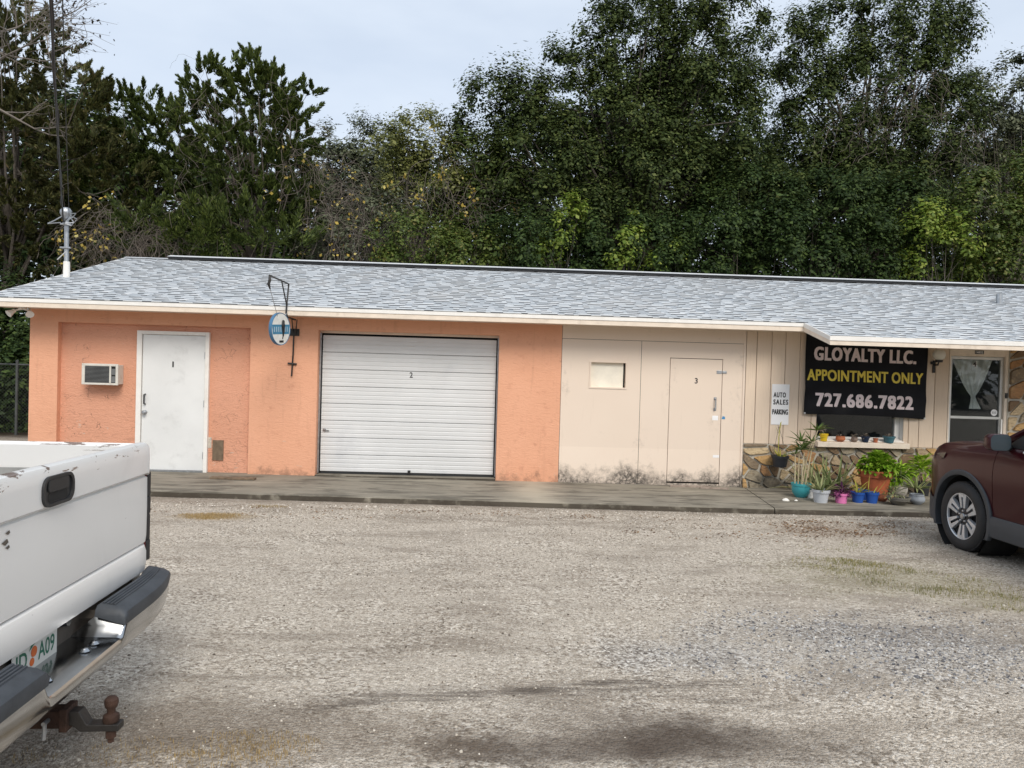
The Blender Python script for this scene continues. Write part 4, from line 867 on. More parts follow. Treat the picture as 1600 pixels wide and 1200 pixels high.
def cane_leaves(m, c):
    for tx, tz, n in ((-.03, .50, 16), (.02, .52, 14), (-.02, .62, 12), (.14, .62, 8), (.20, .78, 14), (-.10, .44, 5)):
        rosette(m, (c[0]+tx, c[1], c[2]+tz), n, .22, .03, (.1, 1.35), (.2, .9), .01)
def gp(px, py, z=.05):
    p = on_z(px, py, z); return p.x, p.y, slab_z(p.x, p.y)
x, y, z = gp(1251, 777); pot_thing('turquoise bowl pot with tall pale canes and reed leaves', x, y, z, .125, .125, .20, (.05,.33,.37), 'bowl', [('canes', 'cane', canes), ('foliage', 'dracaena', cane_leaves)], .35)
x, y, z = gp(1282, 785); pot_thing('pale grey square-shouldered pot full of aloe beside the turquoise pot', x, y, z, .085, .115, .175, (.50,.53,.57), 'cone', [('foliage', 'aloe', lambda m, c: rosette(m, c, 20, .30, .035, (.15, 1.4), (-.1, .7), .05))], .5)
x, y, z = gp(1268, 779); pot_thing('small white pot half hidden behind the pale grey aloe pot', x, y+.05, z, .04, .05, .12, (.72,.72,.70), 'cone', [('foliage', 'aloe', lambda m, c: rosette(m, c, 6, .12, .02, (.6, 1.4), (0, .5), .01))])
x, y, z = gp(1314, 786); pot_thing('bright pink pot with purple trailing plant', x, y, z, .068, .088, .135, (.80,.22,.50), 'cone', [('foliage', 'purple', lambda m, c: bushy(m, c, .10, .12, 60, .10, .03))], .45)
x, y, z = gp(1340, 785); pot_thing('blue pot with yellow-green upright blades, left of two front blue pots', x, y, z, .065, .088, .145, (.018,.085,.36), 'cone', [('foliage', 'yellow_leaf', lambda m, c: rosette(m, c, 12, .24, .03, (.5, 1.45), (-.1, .8), .02))], .45)
x, y, z = gp(1362, 786); pot_thing('blue pot with one tall yellowed blade, before the big terracotta pot', x, y, z, .065, .088, .15, (.018,.085,.36), 'cone', [('foliage', 'yellow_leaf', lambda m, c: (blade(m, (c[0]-.05, c[1], c[2]), 2.6, 1.5, .27, .03, -.3), blade(m, (c[0]+.03, c[1], c[2]), .2, 1.2, .12, .03, .2), blade(m, (c[0]+.06, c[1], c[2]), .1, .9, .25, .012, .0)))], .45)
x, y, z = gp(1350, 781); pot_thing('dark blue pot tucked behind the two front blue pots', x, y+.03, z, .06, .08, .14, (.015,.06,.28), 'cone', [('foliage', 'dracaena', lambda m, c: rosette(m, c, 6, .15, .02))], .45)
x, y, z = gp(1370, 779); big = pot_thing('big terracotta pot overflowing with bright green leaves', x, y+.06, z, .15, .215, .40, (.40,.105,.042), 'cone', [('foliage', 'green_bright', lambda m, c: bushy(m, (c[0]+.02, c[1]-.02, c[2]+.08), .25, .23, 480, .07, .075))], .65, var=.15)
x, y, z = gp(1377, 783); pot_thing('small terracotta saucer pot at the foot of the big terracotta pot', x, y-.02, z, .055, .07, .10, (.36,.115,.055), 'round', [('foliage', 'dracaena', lambda m, c: rosette(m, c, 4, .08, .015))], .7)
x, y, z = gp(1404, 779); pot_thing('whitish round pot with broad green leaves right of the big terracotta pot', x, y+.06, z, .10, .14, .26, (.52,.48,.42), 'round', [('foliage', 'green_bright', lambda m, c: bushy(m, (c[0], c[1], c[2]+.05), .18, .18, 120, .16, .045)), ('stalks', 'aloe', lambda m, c: rosette(m, (c[0]+.05, c[1], c[2]), 10, .45, .03, (.7, 1.5), (0, .8)))], .6, dirt=(.25,.20,.13))
x, y, z = gp(1398, 789); pot_thing('mossy grey stone trough with low creeping leaves at the slab edge', x+.05, y, z, .11, .14, .11, (.17,.16,.14), 'bowl', [('foliage', 'aloe', lambda m, c: bushy(m, (c[0]-.08, c[1], c[2]+.03), .12, .12, 50, .08, .02))], .9, dirt=(.08,.09,.03))
x, y, z = gp(1432, 788); pot_thing('bluish grey broken pot with aloe leaves by the car bumper', x, y, z, .07, .10, .14, (.30,.33,.37), 'round', [('foliage', 'aloe', lambda m, c: rosette(m, (c[0], c[1], c[2]+.10), 34, .28, .03, (-.1, 1.3), (.2, 1.0), .06))], .7)
x, y, z = gp(1446, 775); pot_thing('black nursery pot with dark leafy shrub close to the car', x, y+.1, z, .09, .12, .2, (.02,.02,.022), 'cone', [('foliage', 'green_bright', lambda m, c: bushy(m, (c[0], c[1], c[2]+.18), .24, .22, 200, .11, .04)), ('twigs', 'cane', lambda m, c: [m.tube([(c[0], c[1], c[2]-.1), (c[0]+random.uniform(-.2, .1), c[1]-.1, c[2]+random.uniform(-.05, .25))], .005, 5) for _ in range(9)])], .6)
pa_ = thing('aloe_plant', 'large spreading aloe clump growing against the stone behind the pots', 'plant', (5.0, 10.75, slab_z(5, 10.75)))
m = MB()
for cx, nn, LL in ((4.85, 16, .55), (5.08, 18, .6), (5.28, 16, .58)): rosette(m, (cx, 10.72, slab_z(5, 10.7)+.02), nn, LL, .05, (.35, 1.45), (-.2, .6), .05)
m.build('foliage', 'aloe', pa_, fixn=False)
MB().lathe([(0, .0), (.3, 0), (.26, .06), (0, .09)], 16, (5.05, 10.74, slab_z(5, 10.7)-.01)).build('soil_mound', 'soil', pa_, smooth=True)
# hanging black pot on a wire from the wall
px_, py_ = 4.48, F-.22; hz = .40
hp = pot_thing('black ribbed hanging pot with a thin yellow stalk on the stone wall', px_, py_, hz, .095, .125, .17, (.022,.025,.032), 'cone', [('foliage', 'yellow_leaf', lambda m, c: (rosette(m, c, 12, .16, .03, (.2, 1.3), (.2, 1.0), .03), m.tube([(c[0]-.03, c[1], c[2]), (c[0]-.03, c[1], c[2]+.3), (c[0]-.01, c[1], c[2]+.52)], .006, 5), blade(m, (c[0]-.02, c[1], c[2]+.4), .6, 1.4, .16, .02, .3), blade(m, (c[0]-.02, c[1], c[2]+.32), 2.6, 1.3, .16, .02, .3)))], .4, name='hanging_pot')
MB().tube([(px_, py_, hz+.15), (px_+.03, F-.06, 1.0), (px_+.03, F-.004, 1.02)], .002, 4).tube([(px_-.11, py_, hz+.15), (px_+.03, F-.06, 1.0)], .003, 4).tube([(px_+.11, py_, hz+.15), (px_+.03, F-.06, 1.0)], .003, 4).build('hanger_wire', 'iron', hp)
# six pots on the sill
def sill_z(y): return .783+(y-(F-.13))/.23*.042+.001
sy_ = F-.085
for lab, px, r0, r1, h, col, style, pl_, mm in (
    ('yellow pot with pale succulent at the left end of the sill', 1287, .045, .062, .115, (.78,.52,.02), 'cone', lambda m, c: (bushy(m, (c[0]-.02, c[1], c[2]+.07), .05, .06, 40, .04, .025), m.tube([(c[0], c[1], c[2]), (c[0]-.02, c[1], c[2]+.07)], .006, 5)), 'succulent'),
    ('squat orange terracotta bowl on the sill next to the yellow pot', 1313, .05, .068, .085, (.50,.15,.055), 'round', lambda m, c: bushy(m, c, .04, .03, 25, .03, .02), 'succulent'),
    ('brownish striped pot third on the window sill', 1335, .038, .048, .075, (.26,.19,.15), 'round', lambda m, c: bushy(m, c, .04, .06, 30, .04, .02), 'succulent'),
    ('navy blue pot with reddish succulent fourth on the sill', 1352, .04, .062, .09, (.012,.025,.06), 'cone', lambda m, c: bushy(m, c, .045, .05, 35, .04, .02), 'succulent'),
    ('tiny terracotta pot fifth on the window sill', 1368, .028, .037, .065, (.48,.145,.07), 'cone', lambda m, c: bushy(m, c, .015, .03, 8, .03, .012), 'succulent'),
    ('teal blue bowl pot at the right end of the sill', 1389, .06, .088, .10, (.06,.16,.20), 'cone', lambda m, c: bushy(m, c, .06, .04, 40, .04, .02), 'succulent')):
    X = on_y(px, 688, sy_).x; pot_thing(lab, X, sy_, sill_z(sy_), r0, r1, h, col, style, [('foliage', mm, pl_)], .5)

# ------------------------------------------------------------------ white pickup (tail to the right)
def truck_paint():
    t = NT('worn_white_truck_paint'); p = t.obj(); xyz = t.sep(p)
    c = t.mix(t.noise(p, 2.2, 5), (.72,.715,.70), (.80,.795,.78))
    g = t.smooth(t.noise(t.mapv(p, (1, 1, .4)), 3.5, 6, .6, .5), .55, .8); c = t.mix(t.math('MULTIPLY', g, .25), c, (.40,.385,.36))
    # chips and rust where loads scraped the top of the gate
    hi = t.smooth(xyz[2], 1.20, 1.29); m = t.math('ADD', t.noise(t.mapv(p, (1, 3.2, 11)), 3.2, 8, .7, .5), t.math('MULTIPLY', hi, .12))
    c = t.mix(t.math('MULTIPLY', t.smooth(m, .70, .715), .9), c, (.13,.075,.05))
    m2 = t.smooth(t.noise(t.mapv(p, (1, 7, 7)), 2.6, 7, .65, .7), .70, .715); c = t.mix(t.math('MULTIPLY', m2, .7), c, (.22,.20,.18))
    return t.bsdf(c, t.ramp(g, [(0, .34), (1, .55)]), 0, .5, t.bump(t.noise(p, 3, 3), .04, .02), .25)
MT['truck_white'] = truck_paint()
MT['chrome'] = simple('pitted_chrome', (.44,.455,.47), .16, 1.0, var=.12, vscale=5, bump=.03, bscale=9, dirt=(.33,.28,.22), dirt_amt=.6, dscale=4)
MT['rubber_pad'] = simple('sun_faded_step_rubber', (.045,.052,.062), .6, var=.25, vscale=10, bump=.1)
MT['rust'] = simple('rusty_iron', (.048,.024,.016), .8, .2, var=.45, vscale=22, bump=.5, dirt=(.05,.035,.03), dirt_amt=.7, dscale=14)
MT['tyre'] = simple('tyre_rubber', (.022,.022,.023), .75, var=.25, bump=.2)
MT['bed_grey'] = simple('scraped_bed_floor', (.33,.33,.32), .6, var=.25, dirt=(.14,.11,.09), dirt_amt=.6)
MT['lamp_red'] = simple('red_lens', (.16,.012,.012), .2, var=.2)
MT['dirt_metal'] = simple('grimy_underbody', (.10,.085,.07), .85, var=.4, vscale=12, dirt=(.03,.028,.025), dirt_amt=.7)
TH_ = R(2.8); Cx, Cy = -1.6211, 2.8586
tk = thing('pickup_truck', 'worn white pickup truck parked with its tailgate to the right', 'truck', (Cx, Cy, 0), TH_, local=True)
HW = .955
def tailgate():
    prof = [(-.055, 1.285), (-.045, 1.298), (-.02, 1.302), (0.0, 1.295), (.008, 1.28), (.010, 1.24), (.010, 1.165), (.010, 1.150), (.004, 1.144), (-.014, 1.141), (-.012, 1.134), (0, 1.128), (.002, .98), (.001, .83), (-.003, .80), (-.02, .795)]
    ys_ = list(np.linspace(-HW+.09, HW-.09, 22)); e = [.02, .04, .055, .068, .078, .085, .09]; ys_ = [-HW+.09-q for q in reversed(e)]+ys_+[HW-.09+q for q in e]
    V = []
    for y in ys_:
        t_ = max(0, (abs(y)-(HW-.09))/.09); dz = .085*(1-math.sqrt(max(0, 1-t_*t_))); dx = .05*(1-math.sqrt(max(0, 1-t_**2.4)))
        for x, z in prof:
            f = max(0, min(1, (z-1.0)/.30)); V.append((x-dx, y, z-dz*f))
    k = len(prof); return MB().add(V, [(i*k+j, i*k+j+1, (i+1)*k+j+1, (i+1)*k+j) for i in range(len(ys_)-1) for j in range(k-1)])
tg = tailgate().build('tailgate', 'truck_white', tk, smooth=True)
MB().box(-.05, -.045, -HW+.06, HW-.06, .80, 1.28).build('inner_skin', 'bed_grey', tg)
# handle bezel and paddle
def rrect(cy, cz, w_, h_, r_, n=6, skew=0):
    o = []
    for sx, sz_, a0 in ((1, 1, 0), (-1, 1, 90), (-1, -1, 180), (1, -1, 270)):
        for i in range(n+1): a = R(a0+90*i/n); o.append((cy+sx*(w_/2-r_)+r_*math.cos(a), cz+sz_*(h_/2-r_)+r_*math.sin(a)))
    return o
hc = (.02, 1.205)
ring = MB(); a_, b_ = rrect(*hc, .225, .115, .045), rrect(*hc, .20, .092, .036); k = len(a_)
ring.add([(.010, y, z) for y, z in a_]+[(.020, y, z) for y, z in a_]+[(.019, y, z) for y, z in b_]+[(.0105, y, z) for y, z in b_], [(r*k+i, r*k+(i+1)%k, (r+1)*k+(i+1)%k, (r+1)*k+i) for r in range(3) for i in range(k)])
ring.add([(.0115, y, z) for y, z in b_], [tuple(range(k))])
hb = ring.build('handle_bezel', 'black', tg, smooth=True)
MB().prism(rrect(.02, 1.226, .15, .05, .015), .012, .0175, 'X').build('handle_paddle', 'black', tg, bevel=.004)
MB().prism(rrect(.02, 1.182, .14, .034, .012), .0118, .0125, 'X').build('handle_cavity', 'dark', tg)
# valance under the gate
pv = [(-.015, .792), (.004, .786), (.012, .762), (.013, .705), (.004, .660), (-.03, .645)]
V = []; ys_ = np.linspace(-HW, HW, 24)
for y in ys_:
    t_ = max(0, (abs(y)-(HW-.08))/.08); dx = .04*(1-math.sqrt(max(0, 1-t_**2)))
    V += [(x-dx, y, z) for x, z in pv]
k = len(pv); MB().add(V, [(i*k+j, i*k+j+1, (i+1)*k+j+1, (i+1)*k+j) for i in range(len(ys_)-1) for j in range(k-1)]).build('rear_valance', 'truck_white', tk, smooth=True)
# bed sides with rolled rail, wheel arch cut out
def bool_cut(o, cutter_mb):
    c = cutter_mb.build('cut', 'dark', None); c.parent = o.parent
    md = o.modifiers.new('b', 'BOOLEAN'); md.object = c; md.solver = 'EXACT'; bpy.context.view_layer.update()
    dg = bpy.context.evaluated_depsgraph_get(); me = bpy.data.meshes.new_from_object(o.evaluated_get(dg)); o.modifiers.clear(); o.data = me; bpy.data.objects.remove(c)
    me.polygons.foreach_set('use_smooth', [True]*len(me.polygons)); me.set_sharp_from_angle(angle=R(30))
for s in (1, -1):
    pr = [(.86, 1.19), (.86, 1.325), (.875, 1.34), (.925, 1.335), (.955, 1.30), (.965, 1.10), (.985, .95), (.98, .80), (.95, .62), (.90, .60), (.88, .66), (.90, .80), (.90, 1.10), (.885, 1.19)]
    pr = [(s*a, b-.045) for a, b in pr]; m = MB(); k = len(pr)
    xs_ = [-.045, -.06, -.3, -.75, -1.2, -1.7, -2.03]
    sec = []
    for x in xs_:
        q = .012 if x == -.045 else 0
        sec += [(x, y*(1-q), z-(.01 if q else 0)) for y, z in pr]
    m.add(sec, [(i*k+j, i*k+(j+1)%k, (i+1)*k+(j+1)%k, (i+1)*k+j) for i in range(len(xs_)-1) for j in range(k)]+[tuple(range(k)), tuple((len(xs_)-1)*k+j for j in range(k))])
    bs = m.build('bed_side', 'truck_white', tk, smooth=True)
    bool_cut(bs, MB().lathe([(0, .7*s), (.46, .7*s), (.46, 1.1*s), (0, 1.1*s)], 32, (-1.0, 0, .42), 'Y'))
    # tail lamp in its black bezel, wrapped round the corner
    lm = MB().prism([(-.20, s*.985), (-.045, s*.975), (-.018, s*.945), (-.012, s*.925), (-.05, s*.92), (-.20, s*.93)], .70, 1.14, 'Z').build('tail_lamp', 'lamp_red', tk, bevel=.006)
    for z0, z1, d in ((.695, .80, .020), (.80, .93, .010), (.93, 1.02, .014), (1.02, 1.145, .008)): MB().prism([(-.07, s*(1.005+d)), (-.03, s*(1.000+d)), (-.008+d*.2, s*.960), (-.010, s*.925), (-.03, s*.93), (-.045, s*.96)], z0, z1, 'Z').build('lamp_bezel', 'black', lm, bevel=.008)
    pad_i, pad_o = .30, .968
    # step pad
    def xf(y): return .150-.06*max(0, (abs(y)-.55)/.42)**2.2
    V = []; ys2 = np.concatenate([[pad_i, pad_i+.008], np.linspace(pad_i+.025, pad_o-.03, 12), [pad_o-.012, pad_o]])
    for y in ys2:
        e = min(1, min(y-pad_i, pad_o-y)/.022); e = math.sqrt(max(0, e)); x1 = xf(y)+.008
        x0 = .028-.05*max(0, (y-.75)/.25)
        V += [(x0, s*y, .622), (x0, s*y, .622+.040*e), (x0+.012, s*y, .622+.048*e), (x1-.03, s*y, .622+.034*e), (x1-.008*(1-e)-.004, s*y, .622+.018*e), (x1, s*y, .618), (x1-.006, s*y, .585)]
    k = 7; st = MB().add(V, [(i*k+j, i*k+j+1, (i+1)*k+j+1, (i+1)*k+j) for i in range(len(ys2)-1) for j in range(k-1)]+[tuple(range(k)), tuple((len(ys2)-1)*k+j for j in range(k))]).build('step_pad', 'rubber_pad', tk, smooth=True)
    for q in range(4):
        f = .15+q*.2; MB().tube([(.03+.012+(xf(y)-.03-.05)*f, s*y, .670-.012*f+.001) for y in np.linspace(pad_i+.03, pad_o-.06, 10)], .006, 6).build('tread_rib', 'rubber_pad', st, smooth=True)
# bumper: one pressed chrome beam with a low step in the middle
def xf(y): return .150-.06*max(0, (abs(y)-.55)/.42)**2.2
V = []; ys2 = np.concatenate([[-1.0, -.992], np.linspace(-.975, -.36, 14), np.linspace(-.335, -.28, 5), np.linspace(-.25, .25, 9), np.linspace(.28, .335, 5), np.linspace(.36, .975, 14), [.992, 1.0]])
for y in ys2:
    f = min(1, max(0, (abs(y)-.28)/.055)); f = f*f*(3-2*f); zt_ = .545+.072*f; x1 = xf(y); e = max(0, (abs(y)-.94)/.06); x1 -= .10*(1-math.sqrt(max(0, 1-e*e)))
    x0 = min(.03*f+(-.06)*(1-f), x1-.02); zb_ = .462+.04*max(0, (abs(y)-.5)/.5)**2; y = y*.995
    V += [(x0, y, zt_+.008*f), (x1-.02, y, zt_-.004), (x1-.006, y, zt_-.008), (x1, y, zt_-.02), (x1+.004, y, (zt_+zb_)/2), (x1-.004, y, zb_+.03), (x1-.03, y, zb_), (x1-.10, y, zb_-.005)]
k = 8; bp = MB().add(V, [(i*k+j, i*k+j+1, (i+1)*k+j+1, (i+1)*k+j) for i in range(len(ys2)-1) for j in range(k-1)]).build('bumper', 'chrome', tk, smooth=True)
for y in (.20, .12, -.16): MB().lathe([(0, .010), (.012, .008), (.018, 0), (.022, -.003)], 12, (.075, y, .549)).build('bolt', 'chrome', bp, smooth=True)
MB().box(-.10, -.055, -.90, .90, .52, .76).build('plate_recess', 'dirt_metal', tk)
V = []; 
MB().add([(-.055, .16, .565), (-.05, .34, .60), (-.05, .34, .64), (-.055, .16, .64), (.06, .36, .60), (.04, .36, .63)], [(0,1,2,3),(1,4,5,2)]).build('recess_cheek', 'dirt_metal', tk, fixn=False)
MB().lathe([(0, .03), (.022, .03), (.026, .0), (.03, 0)], 14, (-.055, .20, .64), 'X').build('plate_light', 'black', tk, smooth=True)
# licence plate
MT['plate'] = simple('plate_white', (.70,.70,.66), .4, var=.03); MT['plate_green'] = simple('plate_green', (.012,.13,.075), .5); MT['plate_orange'] = simple('plate_orange', (.62,.14,.03), .5); MT['plate_grey'] = simple('plate_grey_green', (.16,.22,.20), .5); MT['plate_sticker'] = simple('plate_sticker', (.80,.50,.03), .5)
pc = (-.03, -.035, .608)
lpz = MB().prism(rrect(pc[1], pc[2], .305, .152, .014), pc[0]-.002, pc[0], 'X').build('licence_plate', 'plate', tk)
text('ID', 'plate_characters', 'plate_green', lpz, (pc[0]+.001, pc[1]-.092, pc[2]-.012), width=.07, height=.066, normal='X', bold=.012)
text('A09', 'plate_characters', 'plate_green', lpz, (pc[0]+.001, pc[1]+.075, pc[2]-.012), width=.115, height=.066, normal='X', bold=.012)
text('MYFLORIDA.COM', 'plate_heading', 'plate_grey', lpz, (pc[0]+.001, pc[1], pc[2]+.052), width=.165, height=.017, normal='X', bold=.01)
MB().lathe([(0, 0), (.020, 0), (.020, .001), (0, .001)], 16, (pc[0]+.0008, pc[1]-.012, pc[2]+.0), 'X').lathe([(0, 0), (.015, 0), (.015, .001), (0, .001)], 16, (pc[0]+.0008, pc[1]-.025, pc[2]-.035), 'X').build('orange_fruit', 'plate_orange', lpz)
MB().add([(pc[0]+.0012, pc[1]-.045, pc[2]+.01), (pc[0]+.0012, pc[1]-.02, pc[2]+.022), (pc[0]+.0012, pc[1]+.012, pc[2]+.034), (pc[0]+.0012, pc[1]-.03, pc[2]+.034)], [(0,1,2,3)]).build('fruit_leaf', 'plate_green', lpz, fixn=False)
MB().box(pc[0], pc[0]+.001, pc[1]+.108, pc[1]+.145, pc[2]+.040, pc[2]+.068).build('sticker', 'plate_sticker', lpz)
text('08-20', 'sticker_print', 'ink', lpz, (pc[0]+.002, pc[1]+.1265, pc[2]+.052), width=.03, height=.012, normal='X')
for y in (-.09, .09): MB().lathe([(0, .004), (.006, .003), (.008, 0)], 8, (pc[0], pc[1]+y, pc[2]+.060), 'X').build('plate_bolt', 'black', lpz)
# hitch
MB().box(-.35, .085, -.034, .034, .307, .374).box(.06, .09, -.044, .044, .297, .384).build('hitch_receiver', 'rust', tk, bevel=.004)
bm_ = MB().prism([(.05, .314), (.05, .368), (.125, .368), (.155, .317), (.27, .317), (.27, .290), (.13, .290), (.10, .314)], -.026, .026, 'Y').build('ball_mount', 'iron', tk, bevel=.004)
MB().lathe([(.0, .100), (.014, .098), (.024, .088), (.0255, .074), (.022, .060), (.015, .050), (.015, .035), (.028, .028), (.030, .010), (.026, 0.0)], 20, (.232, 0, .317)).build('tow_ball', 'rust', tk, smooth=True)
MB().lathe([(.020, -.005), (.020, -.035), (.012, -.04), (.012, -.055), (0, -.055)], 6, (.232, 0, .294)).build('ball_nut', 'rust', tk)
MB().tube([(.02, -.07, .342), (.02, .06, .342)], .008, 8).tube([(.02, -.06, .342), (.02, -.065, .282)], .008, 8).build('hitch_pin', 'steel', tk, smooth=True)
MB().box(-.38, -.30, -.55, .55, .33, .41).build('hitch_crossbar', 'iron', tk)
for k, (yy, zz, a_) in enumerate(((-.285, 1.105, .014), (-.30, 1.075, .02), (-.285, 1.055, .013))): MB().add([(.0035, yy-a_, zz), (.0035, yy+a_*.6, zz+a_*.5), (.0035, yy+a_, zz-a_*.2), (.0035, yy+a_*.1, zz-a_*.6)], [(0,1,2,3)]).build('paint_chip', 'dirt_metal', tg, fixn=False)
# bed, chassis, wheels and cab
fl_ = MB().box(-2.0, -.06, -.86, .86, .78, .80)
fl_.build('bed_floor', 'bed_grey', tk)
for k in range(11): MB().box(-1.98, -.08, -.75+k*.15-.03, -.75+k*.15+.03, .80, .812).build('bed_rib', 'bed_grey', tk)
for s in (1, -1):
    MB().box(-1.99, -.07, s*.84-.01, s*.84+.01, .80, 1.17).build('bed_liner_side', 'bed_grey', tk)
    MB().box(-4.9, -.1, s*.42-.04, s*.42+.04, .46, .60).build('frame_rail', 'dirt_metal', tk)
MB().box(-2.03, -1.99, -.90, .90, .62, 1.28).build('bed_front', 'truck_white', tk, bevel=.01)
def wheel_tk(x, s):
    y = s*.80
    tw_ = MB().lathe([(.22, -.11*s), (.30, -.125*s), (.36, -.115*s), (.375, -.08*s), (.375, .08*s), (.36, .115*s), (.30, .125*s), (.22, .11*s)], 32, (x, y, .375), 'Y').build('wheel', 'tyre', tk, smooth=True)
    MB().lathe([(0, .05*s), (.06, .06*s), (.10, .04*s), (.17, .06*s), (.20, .10*s), (.222, .115*s), (.22, -.1*s)], 28, (x, y, .375), 'Y').build('rim', 'steel', tw_, smooth=True)
for x in (-1.0, -4.65):
    for s in (1, -1): wheel_tk(x, s)
cabp = [(-2.08, .55), (-2.08, 1.28), (-2.14, 1.84), (-2.30, 1.90), (-3.25, 1.90), (-3.40, 1.86), (-4.00, 1.30), (-5.25, 1.16), (-5.42, 1.05), (-5.45, .55), (-5.06, .50), (-5.02, .70), (-4.65, .88), (-4.28, .70), (-4.22, .50)]
MB().prism([(a, b) for a, b in reversed(cabp)], -.93, .93, 'Y').build('cab', 'truck_white', tk, bevel=.05, seg=3)
for s in (1, -1): MB().prism([(-2.25, 1.34), (-2.30, 1.80), (-3.30, 1.80), (-3.78, 1.34)], s*.932, s*.936, 'Y').build('cab_window', 'car_glass', tk)
MB().add([(-2.085, -.75, 1.36), (-2.085, .75, 1.36), (-2.135, .70, 1.80), (-2.135, -.70, 1.80)], [(0,1,2,3)]).build('rear_window', 'car_glass', tk, fixn=False)

# ------------------------------------------------------------------ maroon car (nose to the building)
def car_paint():
    t = NT('deep_maroon_metallic'); p = t.obj(); c = t.mix(t.noise(p, 600, 2), (.030,.0035,.006), (.046,.006,.010))
    return t.bsdf(c, .28, .15, .25, None, .28)
MT['maroon'] = car_paint(); MT['cladding'] = simple('grey_wheel_arch_cladding', (.04,.046,.054), .55, var=.1); MT['machined'] = simple('machined_alloy', (.62,.65,.69), .35, .6, var=.05); MT['dark_alloy'] = simple('dark_alloy', (.025,.025,.028), .4, .3)
MT['mirror_shell'] = simple('mirror_blue_grey', (.028,.042,.052), .4, 0, var=.05, coat=.1); MT['seat'] = simple('seat_fabric', (.30,.34,.30), .8)
cr_ = thing('parked_car', 'dark maroon car parked nose in towards the glass door', 'car', (5.90, 7.40, 0), 0, local=True)
W2 = .985
def hw_(y):                                        # half width along the car, front axle at 0
    return W2-.02-.62*max(0, (y-.25)/.70)**2.4*.55-.03*max(0, (-3.0-y)/1.0)
def top_(y): return 1.10+.10*max(0, min(1, (.35-y)/.95))-.20*max(0, (y-.45)/.5)**2
def zb_(y): return .24+.10*max(0, (y-.5)/.45)
SECF = [(.0, 0.0), (.90, 0.0), (.975, .03), (.992, .12), (.985, .24), (.992, .45), (1.0, .62), (.992, .74), (.965, .84), (.925, .92), (.86, .965), (.70, .99), (.4, 1.0), (0, 1.005)]
def section(y, s):
    w_, a, b = hw_(y), zb_(y), top_(y)
    return [(s*w_*fx, y, a+(b-a)*fz) for fx, fz in SECF]
def loft(ys_, sides, lo=0, hi=None, capf=True):
    m = MB()
    for s in sides:
        V = []
        for y in ys_: V += section(y, s)[lo:hi]
        k = len(V)//len(ys_); b = len(m.v)
        m.add(V, [(i*k+j, i*k+j+1, (i+1)*k+j+1, (i+1)*k+j) for i in range(len(ys_)-1) for j in range(k-1)])
    return m
ysf = list(np.linspace(-.455, .80, 22))+[.86, .91, .945, .965]
full = MB(); V = []
for y in ysf: V += section(y, 1)+[tuple((-x, yy, z)) for x, yy, z in reversed(section(y, 1)[1:-1])]
k = len(V)//len(ysf)
full.add(V, [(i*k+j, i*k+(j+1)%k, (i+1)*k+(j+1)%k, (i+1)*k+j) for i in range(len(ysf)-1) for j in range(k)]+[tuple(range(k)), tuple((len(ysf)-1)*k+j for j in range(k))])
fb_ = full.build('front_body', 'maroon', cr_, smooth=True)
for s in (-1, 1): bool_cut(fb_, MB().lathe([(0, s*.62), (.435, s*.62), (.435, s*1.3), (0, s*1.3)], 48, (0, 0, .36), 'X'))
for s in (-1, 1):
    loft(list(np.linspace(-1.52, -.463, 10)), (s,), 1, 12).build('front_door', 'maroon', cr_, smooth=True)
    loft(list(np.linspace(-2.45, -1.528, 8)), (s,), 1, 12).build('rear_door', 'maroon', cr_, smooth=True)
full = MB(); V = []; ysr = list(np.linspace(-3.98, -2.458, 16))
for y in ysr: V += section(y, 1)+[tuple((-x, yy, z)) for x, yy, z in reversed(section(y, 1)[1:-1])]
full.add(V, [(i*k+j, i*k+(j+1)%k, (i+1)*k+(j+1)%k, (i+1)*k+j) for i in range(len(ysr)-1) for j in range(k)]+[tuple(range(k)), tuple((len(ysr)-1)*k+j for j in range(k))])
rb_ = full.build('rear_body', 'maroon', cr_, smooth=True)
for s in (-1, 1): bool_cut(rb_, MB().lathe([(0, s*.62), (.435, s*.62), (.435, s*1.3), (0, s*1.3)], 40, (0, -3.05, .36), 'X'))
MB().box(-.80, .80, -2.46, -.46, .26, .30).build('floor_pan', 'black', cr_)
MB().box(-.60, .60, -4.0, .9, .2, .26).build('underbody', 'black', cr_)
# greenhouse
def gh(f): return None
base = [(-.50, 1.19, .84), (-1.55, 1.14, .90), (-2.5, 1.15, .90), (-3.5, 1.17, .87), (-3.9, 1.17, .84)]
topl = [(-1.30, 1.70, .58), (-1.75, 1.77, .63), (-2.5, 1.78, .64), (-3.3, 1.74, .62), (-3.62, 1.68, .60)]
g_ = MB()
for s in (-1, 1):
    V = []
    for (yb, zb, wb), (yt, zt, wt) in zip(base, topl): V += [(s*wb, yb, zb-.06), (s*wt, yt, zt)]
    g_.add(V, [(2*i, 2*i+1, 2*i+3, 2*i+2) for i in range(4)])
g_.build('side_glass', 'car_glass', cr_, fixn=False)
(yb, zb, wb), (yt, zt, wt) = base[0], topl[0]
MB().add([(-wb, yb, zb-.05), (0, yb+.10, zb-.04), (wb, yb, zb-.05), (wt, yt, zt), (0, yt+.06, zt+.03), (-wt, yt, zt)], [(0,1,4,5),(1,2,3,4)]).build('windscreen', 'car_glass', cr_, fixn=False)
(yb, zb, wb), (yt, zt, wt) = base[-1], topl[-1]
MB().add([(-wb, yb, zb-.05), (wb, yb, zb-.05), (wt, yt, zt), (-wt, yt, zt)], [(0,1,2,3)]).build('rear_glass', 'car_glass', cr_, fixn=False)
V = []
